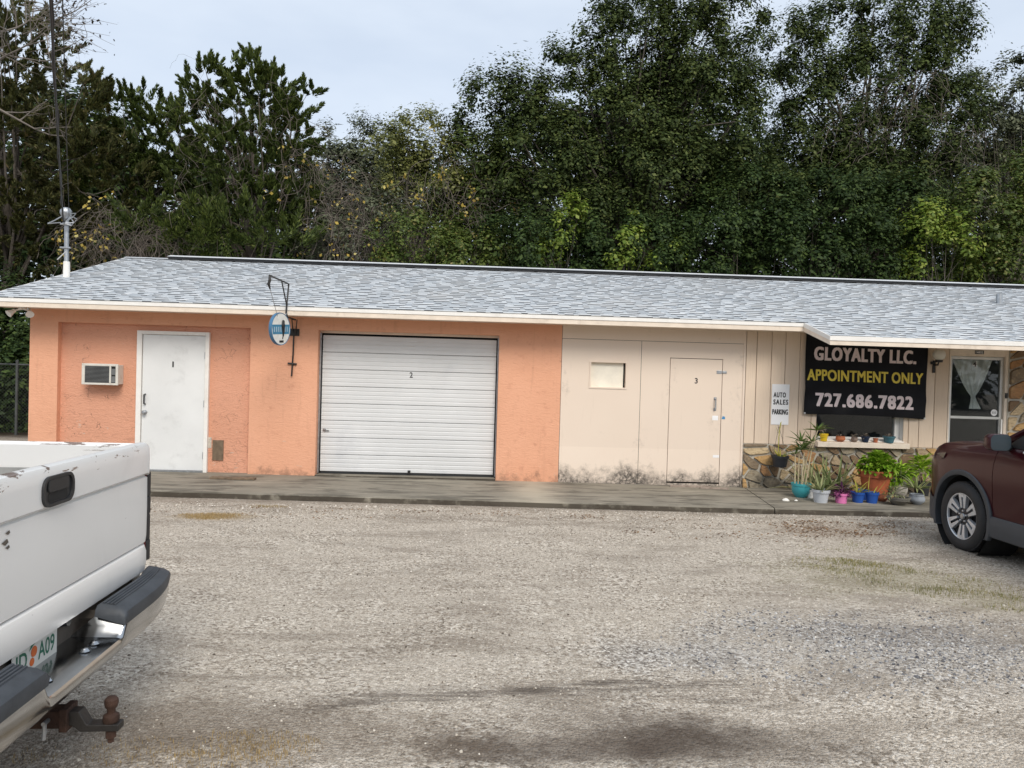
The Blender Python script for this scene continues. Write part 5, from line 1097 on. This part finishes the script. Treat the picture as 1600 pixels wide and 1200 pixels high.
for yt, zt, wt in topl: V += [(-wt-.01, yt, zt), (-wt*.6, yt, zt+.05), (0, yt+(.06 if yt > -1.4 else 0), zt+.06), (wt*.6, yt, zt+.05), (wt+.01, yt, zt)]
MB().add(V, [(i*5+j, i*5+j+1, (i+1)*5+j+1, (i+1)*5+j) for i in range(4) for j in range(4)]).build('roof_panel', 'maroon', cr_, smooth=True, fixn=False)
for s in (-1, 1):
    MB().tube([(s*.85, -.46, 1.16), (s*.72, -.86, 1.42), (s*.585, -1.30, 1.71), (s*.635, -1.75, 1.78)], [.035, .032, .032, .03], 8).build('front_pillar', 'maroon', cr_, smooth=True)
    MB().tube([(s*.905, -1.55, 1.10), (s*.64, -1.78, 1.77)], .045, 8).build('centre_pillar', 'black', cr_, smooth=True)
    MB().tube([(s*.87, -.66, 1.19), (s*.755, -.92, 1.40), (s*.625, -1.32, 1.67)], .008, 6).tube([(s*.915, -.80, 1.095), (s*.925, -1.5, 1.10), (s*.92, -2.45, 1.10)], .012, 6).build('window_trim', 'machined', cr_, smooth=True)
    MB().prism([(-.55, 1.13), (-.80, 1.12), (-.86, 1.30)], s*.86, s*.90, 'X').build('mirror_sail', 'black', cr_)
    # mirror
    m_ = MB(); mc = (s*1.06, -.62, 1.175); V = []
    for yy, sc2 in ((-.075, .93), (-.06, 1.0), (.0, .98), (.05, .80), (.075, .45)):
        V += [(mc[0]+s*a*sc2, mc[1]+yy, mc[2]+b*sc2) for a, b in [((u-0), (v-0)) for u, v in rrect(0, 0, .21, .16, .05, 4)]]
    k2 = 20; mi = m_.add(V, [(i*k2+j, i*k2+(j+1)%k2, (i+1)*k2+(j+1)%k2, (i+1)*k2+j) for i in range(4) for j in range(k2)]+[tuple(4*k2+j for j in range(k2))]).build('door_mirror', 'maroon', cr_, smooth=True)
    MB().add([(mc[0]+a*.93, mc[1]-.074, mc[2]+b*.93) for a, b in rrect(0, 0, .21, .16, .05, 4)], [tuple(range(20))]).build('mirror_glass', 'mirror_shell', mi, fixn=False)
    MB().tube([(s*.90, -.60, 1.12), (s*.98, -.61, 1.13)], .03, 8).build('mirror_arm', 'black', mi)
    # cladding: arch rings, sill, lower bumper
    for ay in (0, -3.05):
        V = []; nn = 36
        for i in range(nn+1):
            a = R(-28+236*i/nn)
            for r_, off in ((.420, -.06), (.420, .012), (.432, .018), (.466, .016), (.474, .006), (.474, -.02)):
                y, z = ay+r_*math.cos(a), .36+r_*math.sin(a); y = max(-4.0, y); V.append((s*(hw_(min(y, .9))+off-.005), y, max(z, .20)))
        MB().add(V, [(i*6+j, i*6+j+1, (i+1)*6+j+1, (i+1)*6+j) for i in range(nn) for j in range(5)]).build('arch_trim', 'cladding', cr_, smooth=True)
        # inner well
        MB().lathe([(.43, s*.60), (.43, s*.95)], 32, (0, ay, .36), 'X').lathe([(0, s*.62), (.43, s*.62)], 32, (0, ay, .36), 'X').build('wheel_well', 'dark', cr_, fixn=False)
    V = []
    for y in np.linspace(-2.62, -.42, 12): w_ = hw_(y); V += [(s*(w_-.06), y, .22), (s*(w_+.004), y, .245), (s*(w_+.012), y, .31), (s*(w_+.010), y, .42), (s*(w_-.003), y, .445)]
    MB().add(V, [(i*5+j, i*5+j+1, (i+1)*5+j+1, (i+1)*5+j) for i in range(11) for j in range(4)]).build('sill_cladding', 'cladding', cr_, smooth=True)
    MB().add([(s*(hw_(y)*1.0+.004), y, zb_(y)-.01+z*1.0) for y in (.44, .55, .68, .80, .90) for z in (0, .08, .18, .24)], [(i*4+j, i*4+j+1, (i+1)*4+j+1, (i+1)*4+j) for i in range(4) for j in range(3)]).build('bumper_skirt', 'cladding', cr_, smooth=True, fixn=False)
    MB().add([(s*(hw_(y)*fx+.006), y, z) for y, z, fx in ((.30, .98, .97), (.50, .95, .97), (.70, .90, .97), (.84, .84, .98), (.84, .76, .99), (.70, .80, .995), (.50, .86, .99), (.32, .92, .985))], [tuple(range(8))]).build('headlamp', 'car_glass', cr_, fixn=False)
    # front and rear wheels
    for ay in (0, -3.05):
        hub = Vector((s*.935, ay, .355))
        def L(prof, n=48): return MB().lathe([(r_, s*x) for r_, x in prof], n, tuple(hub), 'X')
        ty = L([(.235, .012), (.245, .022), (.29, .030), (.325, .022), (.345, .004), (.352, -.012), (.353, -.040), (.346, -.041), (.346, -.050), (.3535, -.051), (.354, -.088), (.347, -.089), (.347, -.100), (.354, -.101), (.354, -.138), (.347, -.139), (.347, -.148), (.353, -.149), (.352, -.19), (.335, -.21), (.25, -.21)]).build('wheel', 'tyre', cr_, smooth=True)
        tb = MB()
        for i in range(60):
            for q, (x0, x1) in enumerate(((.002, -.036), (-.054, -.086), (-.104, -.136), (-.152, -.188))):
                a = 2*math.pi*(i+.5*(q%2))/60; a1 = a+.075; c0, s0, c1, s1 = math.cos(a), math.sin(a), math.cos(a1), math.sin(a1); ri, ro = .345, .3585 if q else .356
                tb.add([(hub.x+s*xx, hub.y+r_*cc, hub.z+r_*ss) for xx in (x0, x1) for r_ in (ri, ro) for cc, ss in ((c0, s0), (c1, s1))], [(2,3,7,6), (0,2,6,4), (1,5,7,3), (0,1,3,2), (4,6,7,5)])
        tag(tb.build('tread_blocks', 'tyre', ty, fixn=False), kind='stuff')
        rm = L([(.0, -.05), (.19, -.05), (.222, -.03), (.226, .0)]).build('rim_dish', 'dark_alloy', ty, smooth=True)
        L([(.224, -.02), (.226, .008), (.232, .014), (.238, .014), (.240, .005)]).build('rim_edge', 'machined', ty, smooth=True)
        for i in range(6):
            a = R(90+60*i); d_ = Vector((0, math.cos(a), math.sin(a))); t_ = Vector((0, -math.sin(a), math.cos(a))); sp = MB()
            for sg2 in (-1, 1):
                pts_ = [(.085, .012*sg2), (.085, .034*sg2), (.225, .062*sg2), (.226, .016*sg2), (.19, .014*sg2)]
                Vv = [hub+d_*r_+t_*q+Vector((s*(.002+.01*(r_ > .15)), 0, 0)) for r_, q in pts_]+[hub+d_*r_+t_*q-Vector((s*.03, 0, 0)) for r_, q in pts_]
                sp.add(Vv, [(0,1,2,3,4), (9,8,7,6,5)]+[(j, (j+1)%5, (j+1)%5+5, j+5) for j in range(5)])
            sp.add([hub+d_*.195+t_*(-.02)+Vector((s*.011, 0, 0)), hub+d_*.195+t_*.02+Vector((s*.011, 0, 0)), hub+d_*.226+t_*.02+Vector((s*.012, 0, 0)), hub+d_*.226-t_*.02+Vector((s*.012, 0, 0))], [(0,1,2,3)])
            sp.build('spoke', 'machined', ty)
        L([(0, .012), (.028, .010), (.033, -.002)], 20).build('hub_cap', 'steel', ty, smooth=True)
        L([(0, -.012), (.075, -.012), (.09, -.02), (.09, -.05)], 24).build('hub_disc', 'dark_alloy', ty, smooth=True)
        for i in range(5):
            a = R(90+72*i); MB().lathe([(0, s*.006), (.009, s*.004), (.010, s*-.012)], 8, (hub.x, hub.y+.055*math.cos(a), hub.z+.055*math.sin(a)), 'X').build('wheel_nut', 'machined', ty, smooth=True)
MB().box(-.55, .55, .93, .985, .58, .86).build('grille', 'black', cr_, bevel=.02)
for s in (-1, 1): MB().box(s*.4-.25, s*.4+.25, -1.75, -1.62, .5, 1.22).box(s*.4-.12, s*.4+.12, -1.72, -1.64, 1.22, 1.42).box(s*.4-.25, s*.4+.25, -1.65, -1.15, .45, .62).build('seat', 'seat', cr_, bevel=.04, seg=3)
MB().box(-.8, .8, -1.0, -.5, .85, 1.10).build('dashboard', 'black', cr_, bevel=.05)

# ------------------------------------------------------------------ trees and thicket behind the building
MT['bark'] = simple('grey_bark', (.10,.085,.07), .9, var=.35, vscale=9, bump=.6, bscale=14)
MT['bark_pale'] = simple('pale_dead_wood', (.16,.14,.12), .9, var=.25, vscale=9)
MT['vine_wood'] = simple('brown_vine_stem', (.11,.092,.076), .9, var=.4, vscale=8)
MT['oak'] = leafmat('live_oak_leaf', [(0, (.020,.032,.010)), (.4, (.040,.060,.017)), (.8, (.072,.098,.026)), (1, (.13,.15,.05))], .6, .2, .15)
MT['oak_grey'] = leafmat('grey_green_leaf', [(0, (.05,.06,.035)), (.5, (.085,.10,.055)), (1, (.15,.165,.10))], .5, .2)
MT['cedar'] = leafmat('cedar_needles', [(0, (.022,.036,.008)), (.5, (.056,.082,.017)), (.9, (.095,.128,.026)), (1, (.15,.17,.045))], .6, .15)
MT['cedar_brown'] = leafmat('old_cedar_needles', [(0, (.030,.036,.012)), (.5, (.068,.075,.023)), (.9, (.11,.112,.036)), (1, (.16,.12,.06))], .6, .15)
MT['shrub'] = leafmat('dark_shrub_leaf', [(0, (.016,.030,.010)), (.5, (.034,.060,.018)), (1, (.075,.11,.03))], .55, .2, .15)
MT['lime'] = leafmat('light_green_leaf', [(0, (.09,.15,.02)), (.5, (.17,.245,.035)), (1, (.30,.34,.07))], .5, .35)
MT['mid'] = leafmat('mid_green_leaf', [(0, (.045,.075,.014)), (.5, (.085,.125,.025)), (.9, (.14,.175,.04)), (1, (.24,.20,.07))], .5, .3)
MT['yellowish'] = leafmat('yellow_green_leaf', [(0, (.08,.095,.025)), (.5, (.15,.165,.045)), (1, (.25,.25,.08))], .5, .3)
MT['autumn'] = leafmat('yellow_vine_leaf', [(0, (.40,.26,.05)), (.6, (.58,.45,.10)), (1, (.66,.58,.24))], .6, .3)
def lobes_of(spec, Y, dep=.9):
    out_ = []
    for q in spec:
        px, py, rx, ry = q[:4]; Yq = Y+(q[4] if len(q) > 4 else 0); c = on_y(px, py, Yq); k = Yq/FPX; out_.append((np.array(c), np.array([rx*k, max(rx, ry)*.85*k*dep, ry*k])))
    return out_
def rand_dir(n):
    v = rng.normal(0, 1, (n, 3)); return unit(v)
def clump_centres(lobes, dens, shell=.55):
    C = []; D = []
    for c, r in lobes:
        n = max(5, int(dens*(r[0]*r[2]+r[0]*r[1]+r[1]*r[2]))); d = rand_dir(n); d[:,1] -= .25; d[:,2] += .12; d = unit(d)
        k = (shell+(1-shell)*rng.random((n, 1))**.6); C.append(c+d*r*k*rng.uniform(.9, 1.1, (n, 1))); D.append(d)
    return np.concatenate(C), np.concatenate(D)
def broad_leaves(C, D, rad, per, l, w_, jit=1.0):
    n = len(C); R_ = rad*rng.uniform(.55, 1.25, n); N = n*per
    idx = np.repeat(np.arange(n), per); d = rand_dir(N)
    # twigs: leaves gather along a few spokes inside every clump
    ntw = 9; tw = unit(rand_dir(n*ntw).reshape(n, ntw, 3)+D[:,None,:]*.7+np.array([0, 0, .25])); sel = tw[idx, rng.integers(0, ntw, N)]
    t = rng.random((N, 1))**.6; P0 = C[idx]+(sel*t+d*.30*(.35+t))*R_[idx,None]
    nr = unit(sel*.5+d*.55*jit+np.array([0, -.12, .65])); ax = unit(np.cross(nr, rand_dir(N))); sd_ = np.cross(nr, ax)
    s = np.clip(rng.lognormal(-.08, .33, N), .45, 1.9)*rng.uniform(.75, 1.25, n)[idx]; return leaf_quads(P0, ax, sd_, l*s, w_*s)
def cedar_leaves(C, D, L, per, l, w_):
    n = len(C); N = n*per; idx = np.repeat(np.arange(n), per); dr = unit(D+np.array([0, 0, .42])+rng.normal(0, .45, (n, 3)))
    ln = L*rng.uniform(.55, 1.3, n); t = rng.random((N, 1)); d = rand_dir(N); rad = (.26*(1-t)**.7+.03)*ln[idx,None]
    P0 = C[idx]+dr[idx]*(t*ln[idx,None])+d*rad*rng.random((N, 1))**.5
    ax = unit(dr[idx]*.9+d*.65+np.array([0, 0, .25])); sd_ = unit(np.cross(ax, rand_dir(N))); s = rng.uniform(.6, 1.3, N); return leaf_quads(P0, ax, sd_, l*s, w_*s)
def limbs(m, base, C, k, r0, wob=.25, sides=6):
    top = C.mean(0); bx = np.array(base); hi = C[:,2].max()
    crown0 = np.array([bx[0]*.55+top[0]*.45, bx[1]*.7+top[1]*.3, max(1.5, bx[2]+(hi-bx[2])*.35)])
    f_ = np.linspace(0, 1, 7)[:,None]; tr = bx*(1-f_)+np.array([top[0], top[1], hi*.82])*f_; tr[1:-1] += rng.normal(0, wob*.5, (5, 3))*[1, 1, .2]
    m.tube([tuple(p) for p in tr], [r0*(1-.85*q) for q in np.linspace(0, 1, 7)], 9)
    for c in C[rng.permutation(len(C))[:k]]:
        q = rng.uniform(.3, .85); s0 = tr[0]*(1-q)+tr[-1]*q; i0 = min(5, int(q*6)); s0 = tr[i0]+(tr[i0+1]-tr[i0])*(q*6-i0)
        mid = (s0+c)/2+rng.normal(0, wob, 3); r_ = r0*.30*(1-q*.6); m.tube([tuple(s0), tuple(mid*.98+s0*.02), tuple(c)], [r_, r_*.6, r_*.18], sides, False)
def tree(name, label, kind, spec, Y, base_px, mat, dens, rad, per, l, w_, trunk=.16, nl=40, group='trees behind the building', bark='bark', shell=.55):
    lb = lobes_of(spec, Y); C, D = clump_centres(lb, dens, shell); bx = on_y(base_px, 500, Y).x; base = (bx, Y+.2, -.05)
    t = thing(name, label, 'tree' if 'tree' in name else 'shrub', base, group=group)
    m = MB(); limbs(m, base, C, nl, trunk); m.build('trunk', bark, t, smooth=True, fixn=False)
    V, Fq = (cedar_leaves(C, D, rad, per, l, w_) if kind == 'cedar' else broad_leaves(C, D, rad, per, l, w_)); big_mesh('crown', V, Fq, mat, t)
    return t
G = 'trees behind the building'
tree('cedar_tree', 'dark brownish cedar filling the upper left corner behind the mast', 'cedar', [(30,110,95,95), (-70,160,120,150), (115,190,75,75), (20,260,140,110), (140,290,90,85), (60,360,110,70), (-80,340,110,110)], 20.5, 10, 'cedar_brown', 19, .42, 120, .135, .04, .2, 60)
tree('cedar_tree', 'rounded green cedar left of the tallest cedar', 'cedar', [(215,205,58,70), (260,235,45,70), (190,290,80,80), (270,320,70,70)], 21.5, 225, 'cedar', 24, .36, 135, .125, .036, .16, 40)
tree('cedar_tree', 'tallest pointed cedar with two dark peaks left of centre', 'cedar', [(322,140,30,45), (318,200,45,55), (385,125,40,40), (425,150,42,50), (400,185,70,55), (450,215,45,60), (483,150,12,16), (395,255,95,65), (330,280,65,65), (455,290,45,65), (400,330,90,60)], 20.0, 400, 'cedar', 26, .36, 140, .125, .036, .18, 60)
tree('low_cedar_shrub', 'low bright green cedar just above the left roof ridge', 'cedar', [(225,365,45,36), (285,375,50,32)], 18.95, 240, 'cedar', 13, .7, 200, .115, .034, .08, 14)
tree('low_cedar_shrub', 'low green cedar under the tallest cedar', 'cedar', [(370,368,60,40), (440,385,45,30), (335,392,35,20)], 19.1, 385, 'cedar', 13, .7, 200, .115, .034, .08, 16)
tree('grey_scrub_tree', 'thin grey-green scrubby tree right of the tallest cedar', 'oak', [(530,225,34,36), (548,275,50,50), (515,320,40,50)], 24, 535, 'oak_grey', 7, .55, 200, .10, .05, .12, 60)
tree('grey_scrub_tree', 'thin grey scrubby tree beside the yellow-green tree', 'oak', [(590,235,30,44), (600,290,45,50), (620,350,60,50)], 24.5, 595, 'oak_grey', 7, .55, 200, .10, .05, .12, 60)
tree('yellow_green_tree', 'rounded yellow-green tree in the middle gap', 'oak', [(655,222,60,38), (615,250,40,42), (700,262,44,42), (660,300,70,50)], 21.9, 660, 'yellowish', 10, .55, 240, .088, .05, .14, 50)
tree('mid_green_tree', 'leafy green tree with yellow tips left of the big oak', 'oak', [(725,270,34,56), (760,300,40,60), (700,330,45,50), (745,370,60,45)], 22, 735, 'mid', 9, .55, 240, .09, .05, .12, 50)
tree('oak_tree', 'largest dark live oak towering over the roof centre', 'oak', [(765,150,40,34), (745,200,32,34), (820,170,55,55), (890,140,60,62), (950,70,40,52), (1010,70,62,75), (1085,45,70,70), (1150,25,45,42), (1172,140,26,40), (1080,120,95,60), (845,250,100,75), (960,200,110,90), (1090,200,95,90), (1020,300,140,80), (870,320,110,70), (1150,300,70,80)], 21.3, 990, 'oak', 9.2, .62, 290, .088, .05, .3, 150)
tree('oak_tree', 'airy live oak with sky showing through at the upper right', 'oak', [(1225,70,26,44), (1260,120,48,52), (1310,60,48,60), (1375,45,50,50), (1440,50,48,55), (1490,40,18,40), (1400,130,90,60), (1290,205,75,70), (1390,240,100,60), (1240,250,60,60), (1480,190,50,70), (1350,320,140,70)], 22.5, 1350, 'oak', 11, .6, 270, .088, .05, .26, 70)
tree('grey_scrub_tree', 'greyish tree at the right edge of the picture', 'oak', [(1540,150,38,44), (1590,150,45,50), (1640,180,70,80), (1530,220,45,55), (1590,250,60,55), (1500,285,50,55)], 23.5, 1560, 'oak_grey', 7, .58, 210, .10, .052, .16, 110)
for i, (lab, spec, Y, bp, mat, per) in enumerate((
    ('dark glossy shrub above the ridge below the big oak trunk', [(815,385,60,50), (880,400,60,40)], 19.4, 830, 'shrub', 300), ('dark shrub mass in the middle right above the ridge', [(950,380,65,55), (1020,400,70,45)], 19.6, 970, 'shrub', 300),
    ('dark tall shrub between the two live oaks', [(1110,380,80,65), (1180,330,60,70)], 19.8, 1130, 'shrub', 300), ('dense dark shrub below the airy oak', [(1230,390,80,70), (1300,340,70,70)], 19.6, 1250, 'shrub', 300),
    ('dark shrub left of the bright bushes on the right', [(1360,400,75,60), (1410,340,50,55)], 19.9, 1370, 'shrub', 300), ('olive shrub tangled with vines right of the tallest cedar', [(500,365,45,45), (560,385,60,30), (600,345,40,45)], 20.4, 540, 'oak_grey', 130), ('green shrub under the yellow-green tree', [(650,385,70,40), (720,395,55,36)], 19.5, 680, 'mid', 260),
    ('bright yellow-green bush at the right edge', [(1470,395,45,50), (1440,350,26,40)], 19.2, 1460, 'lime', 230), ('tall light green bush in the right corner', [(1545,345,55,65), (1600,300,40,55), (1600,400,70,60), (1530,420,50,35)], 19.4, 1570, 'mid', 280))):
    tree('leafy_shrub', lab, 'oak', spec, Y, bp, mat, 11, .5, per, .085, .05, .07, 26, 'shrubs above the roof ridge')
for lab, spec, bp in (('slender light green sapling rising above the ridge right of centre', [(884,360,18,40), (900,330,12,22), (866,395,20,22)], 884), ('narrow light green sapling beside the slender sapling', [(975,385,12,32), (990,355,9,18), (960,405,16,14)], 975), ('short round light green sapling above the ridge', [(1042,400,20,20), (1030,415,22,14)], 1040)):
    tree('sapling_tree', lab, 'oak', spec, 18.9, bp, 'lime', 16, .3, 110, .085, .055, .04, 12, 'light green saplings')
tree('leafy_shrub', 'shadowed hedge beyond the fence left of the building', 'oak', [(20,545,50,70), (-30,620,80,80), (40,620,40,70), (-80,530,80,90), (60,560,40,80), (10,480,60,50), (-110,640,80,70)], 18.0, 0, 'shrub', 9, .6, 300, .09, .05, .08, 30)
# a further row that closes the view between the trunks
for lab, spec, bp in (('distant shadowed oak behind the left cedars', [(60,330,160,90), (250,340,130,80), (120,230,110,70), (80,430,140,50), (260,430,140,45), (-60,430,120,120)], 130), ('distant shadowed oak behind the tallest cedar', [(420,330,120,80), (540,350,100,70), (420,430,130,40), (560,430,100,40)], 470), ('distant shadowed oak behind the yellow-green tree', [(650,340,110,70), (760,340,90,80), (700,430,130,45)], 700), ('distant shadowed oak behind the big live oak', [(900,300,130,100), (1040,230,120,110), (1100,340,130,90), (880,430,130,50), (1070,440,140,50)], 1000), ('distant shadowed oak behind the airy oak', [(1250,330,120,90), (1400,330,120,80), (1250,440,130,50), (1420,450,130,50)], 1330), ('distant shadowed oak at the far right', [(1540,320,120,80), (1640,280,90,100), (1560,450,130,55)], 1580)):
    tree('oak_tree', lab, 'oak', spec, 28, bp, 'shrub', 4.0, 1.1, 140, .22, .13, .25, 30)
# bare vines hanging through the trees
def vines(label, spec, Y, bp, n, seg=9, leafn=0, mat='vine_wood', r_=.005):
    lb = lobes_of(spec, Y); base = (on_y(bp, 500, Y).x, Y, 0); t = thing('vine_tangle', label, 'vine', base, group='vines in the trees'); V = []; Fs = []
    tips = []; nb = 0
    for i in range(n):
        c, r = lb[rng.integers(len(lb))]; p = c+rand_dir(1)[0]*r*rng.random()**.4; d = unit(np.array([rng.normal(0, .6), rng.normal(0, .4), rng.normal(.1, .8)])); pts_ = [p]
        for k in range(seg): d = unit(d+rng.normal(0, .38, 3)+np.array([0, 0, -.22])); p = p+d*rng.uniform(.10, .22); pts_.append(p)
        tips += pts_[2:]; rr_ = r_*rng.uniform(.5, 1.5)
        for k, q in enumerate(pts_):
            for j in range(3): a = j*2.094; V.append(q+rr_*np.array([math.cos(a), .3*math.sin(a), math.sin(a)]))
        for k in range(seg):
            for j in range(3): Fs.append((nb+k*3+j, nb+k*3+(j+1)%3, nb+(k+1)*3+(j+1)%3, nb+(k+1)*3+j))
        nb += len(pts_)*3
    st = big_mesh('stems', np.array(V), np.array(Fs), mat, t); tag(st, kind='stuff')
    if leafn:
        ctr = np.array(tips)[rng.integers(0, len(tips), leafn//5)]; Pl = np.repeat(ctr, 5, 0)+rng.normal(0, .09, (len(ctr)*5, 3)); k = len(Pl); nr = unit(rand_dir(k)+np.array([0, -.8, .3])); ax = unit(np.cross(nr, rand_dir(k)))
        Vq, Fq = leaf_quads(Pl, ax, np.cross(nr, ax), rng.uniform(.06, .13, k), rng.uniform(.05, .10, k)); big_mesh('leaves', Vq, Fq, 'autumn', t)
vines('grey-brown vines tangled in the gap right of the tallest cedar', [(570,320,60,60), (520,350,55,45), (600,360,50,45)], 21.6, 560, 420)
vines('yellow-leaved vine climbing right of the tallest cedar', [(530,320,80,80), (560,380,70,30), (470,260,25,60)], 19.8, 520, 320, leafn=330)
vines('pale hanging vines caught in the tallest cedar', [(330,180,35,70), (420,200,60,90), (360,260,70,70)], 19.3, 360, 130, r_=.004)
vines('reddish brown dead vines above the left roof end', [(200,382,40,16), (240,370,45,20)], 18.9, 200, 170)
vines('yellow-leaved vine beside the electric mast', [(130,370,26,34), (165,345,30,20)], 18.9, 140, 90, leafn=150)
vines('dead grey twigs in the airy oak', [(1400,140,70,50), (1350,200,70,40), (1500,230,60,60)], 21.0, 1400, 150, r_=.005)
vines('sparse yellow-leaved vine below the leafy tree', [(640,330,30,60), (700,270,40,40), (760,320,30,40)], 20.6, 690, 120, leafn=90)
# bare branch with a few dark leaves reaching in at the upper left
bt = thing('bare_tree', 'bare pale-branched tree with few dark leaves at the upper left corner', 'tree', (-14.5, 16.0, 0))
m = MB(); lf = []
m.tube([(-14.5, 16, -.1), (-14.2, 16, 3.0), (-14.4, 15.9, 6), (-13.9, 15.8, 9.0), (-13.6, 15.7, 11.5)], [.2, .17, .13, .08, .03], 10)
def br(p, d, L, r_, depth):
    pts_ = [Vector(p)]; d = Vector(d).normalized(); n = 6
    for i in range(n): d = (d+Vector(rng.normal(0, .16, 3))+Vector((0, 0, .02))).normalized(); pts_.append(pts_[-1]+d*L/n)
    m.tube(pts_, [r_*(1-.75*i/n) for i in range(n+1)], 5, False)
    if depth:
        for i in range(2, n+1):
            for _ in range(1): br(pts_[i], d*.8+Vector(rng.normal(0, .55, 3)), L*rng.uniform(.3, .55), r_*.45, depth-1)
    else: lf.extend(pts_[3:])
def to(px, py): return on_y(px, py, 15.5)
for (x0, y0, x1, y1, zst) in ((-40, 60, 50, 18, 9), (-60, 70, 70, 85, 8), (-60, 130, 90, 30, 8), (-40, 155, 95, 185, 6.2)):
    a, b = to(x0, y0), to(x1, y1); m.tube([(-14.2, 15.9, a.z-1.6), tuple((Vector((-14.2, 15.9, a.z-1.6))+a)/2+Vector((0, 0, .25))), a], [.07, .05, .035], 6, False); br(a, b-a, (b-a).length, .032, 2)
    if y1 < 100: br(to(x1, y1), Vector((1, 0, .2)), 1.1, .014, 1)
lf = []
for i in range(22):
    a = to(rng.uniform(30, 75), rng.uniform(0, 55)); b = to(rng.uniform(95, 165), rng.uniform(-15, 105)); br(a, b-a, (b-a).length, .009, 0); br(a+(b-a)*.5, (b-a)+Vector((0, 0, rng.normal(0, .6))), (b-a).length*.5, .006, 0)
m.build('branches', 'bark_pale', bt, smooth=True, fixn=False)
lf = np.array([tuple(p) for p in lf]); lf = lf[rng.permutation(len(lf))[:420]]; k = len(lf)
V, Fq = leaf_quads(lf+rng.normal(0, .05, (k, 3)), rand_dir(k), rand_dir(k), rng.uniform(.05, .09, k), rng.uniform(.04, .075, k)); big_mesh('leaves', V, Fq, leafmat('dry_dark_leaf', [(0, (.02,.016,.012)), (1, (.07,.05,.035))], .7, .05), bt)
# chain link fence along the back of the side yard
MT['old_wire'] = simple('dull_fence_steel', (.07,.075,.075), .7, .3, var=.3)
fn = thing('chain_link_fence', 'chain-link fence in front of the dark hedge left of the building', 'fence', (-10.0, 16.7, 0))
for x in (-12.6, -10.27, -7.9): MB().tube([(x, 16.7, -.05), (x, 16.7, 1.62)], .03, 10).lathe([(.034, 0), (.03, .03), (0, .05)], 10, (x, 16.7, 1.62)).build('post', 'old_wire', fn, smooth=True)
MB().tube([(-12.6, 16.7, 1.56), (-7.9, 16.7, 1.56)], .02, 8).build('top_rail', 'old_wire', fn, smooth=True)
V = []; Fs = []; nb = 0; H_ = 1.5; st_ = .075
for i in range(int((4.7+H_)/st_)):
    for s in (1, -1):
        x0 = -12.6-(H_ if s == 1 else 0)+i*st_; x1 = x0+s*H_ if s == 1 else x0-H_; za, zb2 = .05, .05+H_
        pa2, pb2 = [x0, za], [x1, zb2]
        def clipx(p, q, lim, sgn):
            if (p[0]-lim)*sgn < 0 and (q[0]-lim)*sgn < 0: return None
            if (p[0]-lim)*sgn < 0: f = (lim-p[0])/(q[0]-p[0]); p = [lim, p[1]+(q[1]-p[1])*f]
            if (q[0]-lim)*sgn < 0: f = (lim-q[0])/(p[0]-q[0]); q = [lim, q[1]+(p[1]-q[1])*f]
            return p, q
        r1 = clipx(pa2, pb2, -12.6, 1)
        if not r1: continue
        r1 = clipx(*r1, -7.9, -1)
        if not r1: continue
        (xa, za), (xb2, zb2) = r1; w3 = .0022
        V += [(xa-w3, 16.7+s*.003, za), (xa+w3, 16.7+s*.003, za), (xb2+w3, 16.7+s*.003, zb2), (xb2-w3, 16.7+s*.003, zb2)]; Fs.append((nb, nb+1, nb+2, nb+3)); nb += 4
tag(big_mesh('wire_mesh', np.array(V), np.array(Fs), 'old_wire', fn), kind='stuff')

# unseen wood added behind the camera to darken reflections in glass, chrome and paint
nw = 240; C = np.stack([rng.uniform(-45, 45, nw), rng.uniform(-34, -26, nw), rng.uniform(.5, 8.5, nw)], 1); C[:,2] *= .6+.4*wob_np(C[:,0], C[:,1]*0, .5, 1)
V, Fq = broad_leaves(C, unit(np.array([[0, 1., .4]]*nw)), 2.4, 130, .55, .4)
tag(big_mesh('unseen_woodland', V, Fq, 'oak'), 'unseen wood added behind the camera to darken the glass door', 'woodland', kind='stuff')
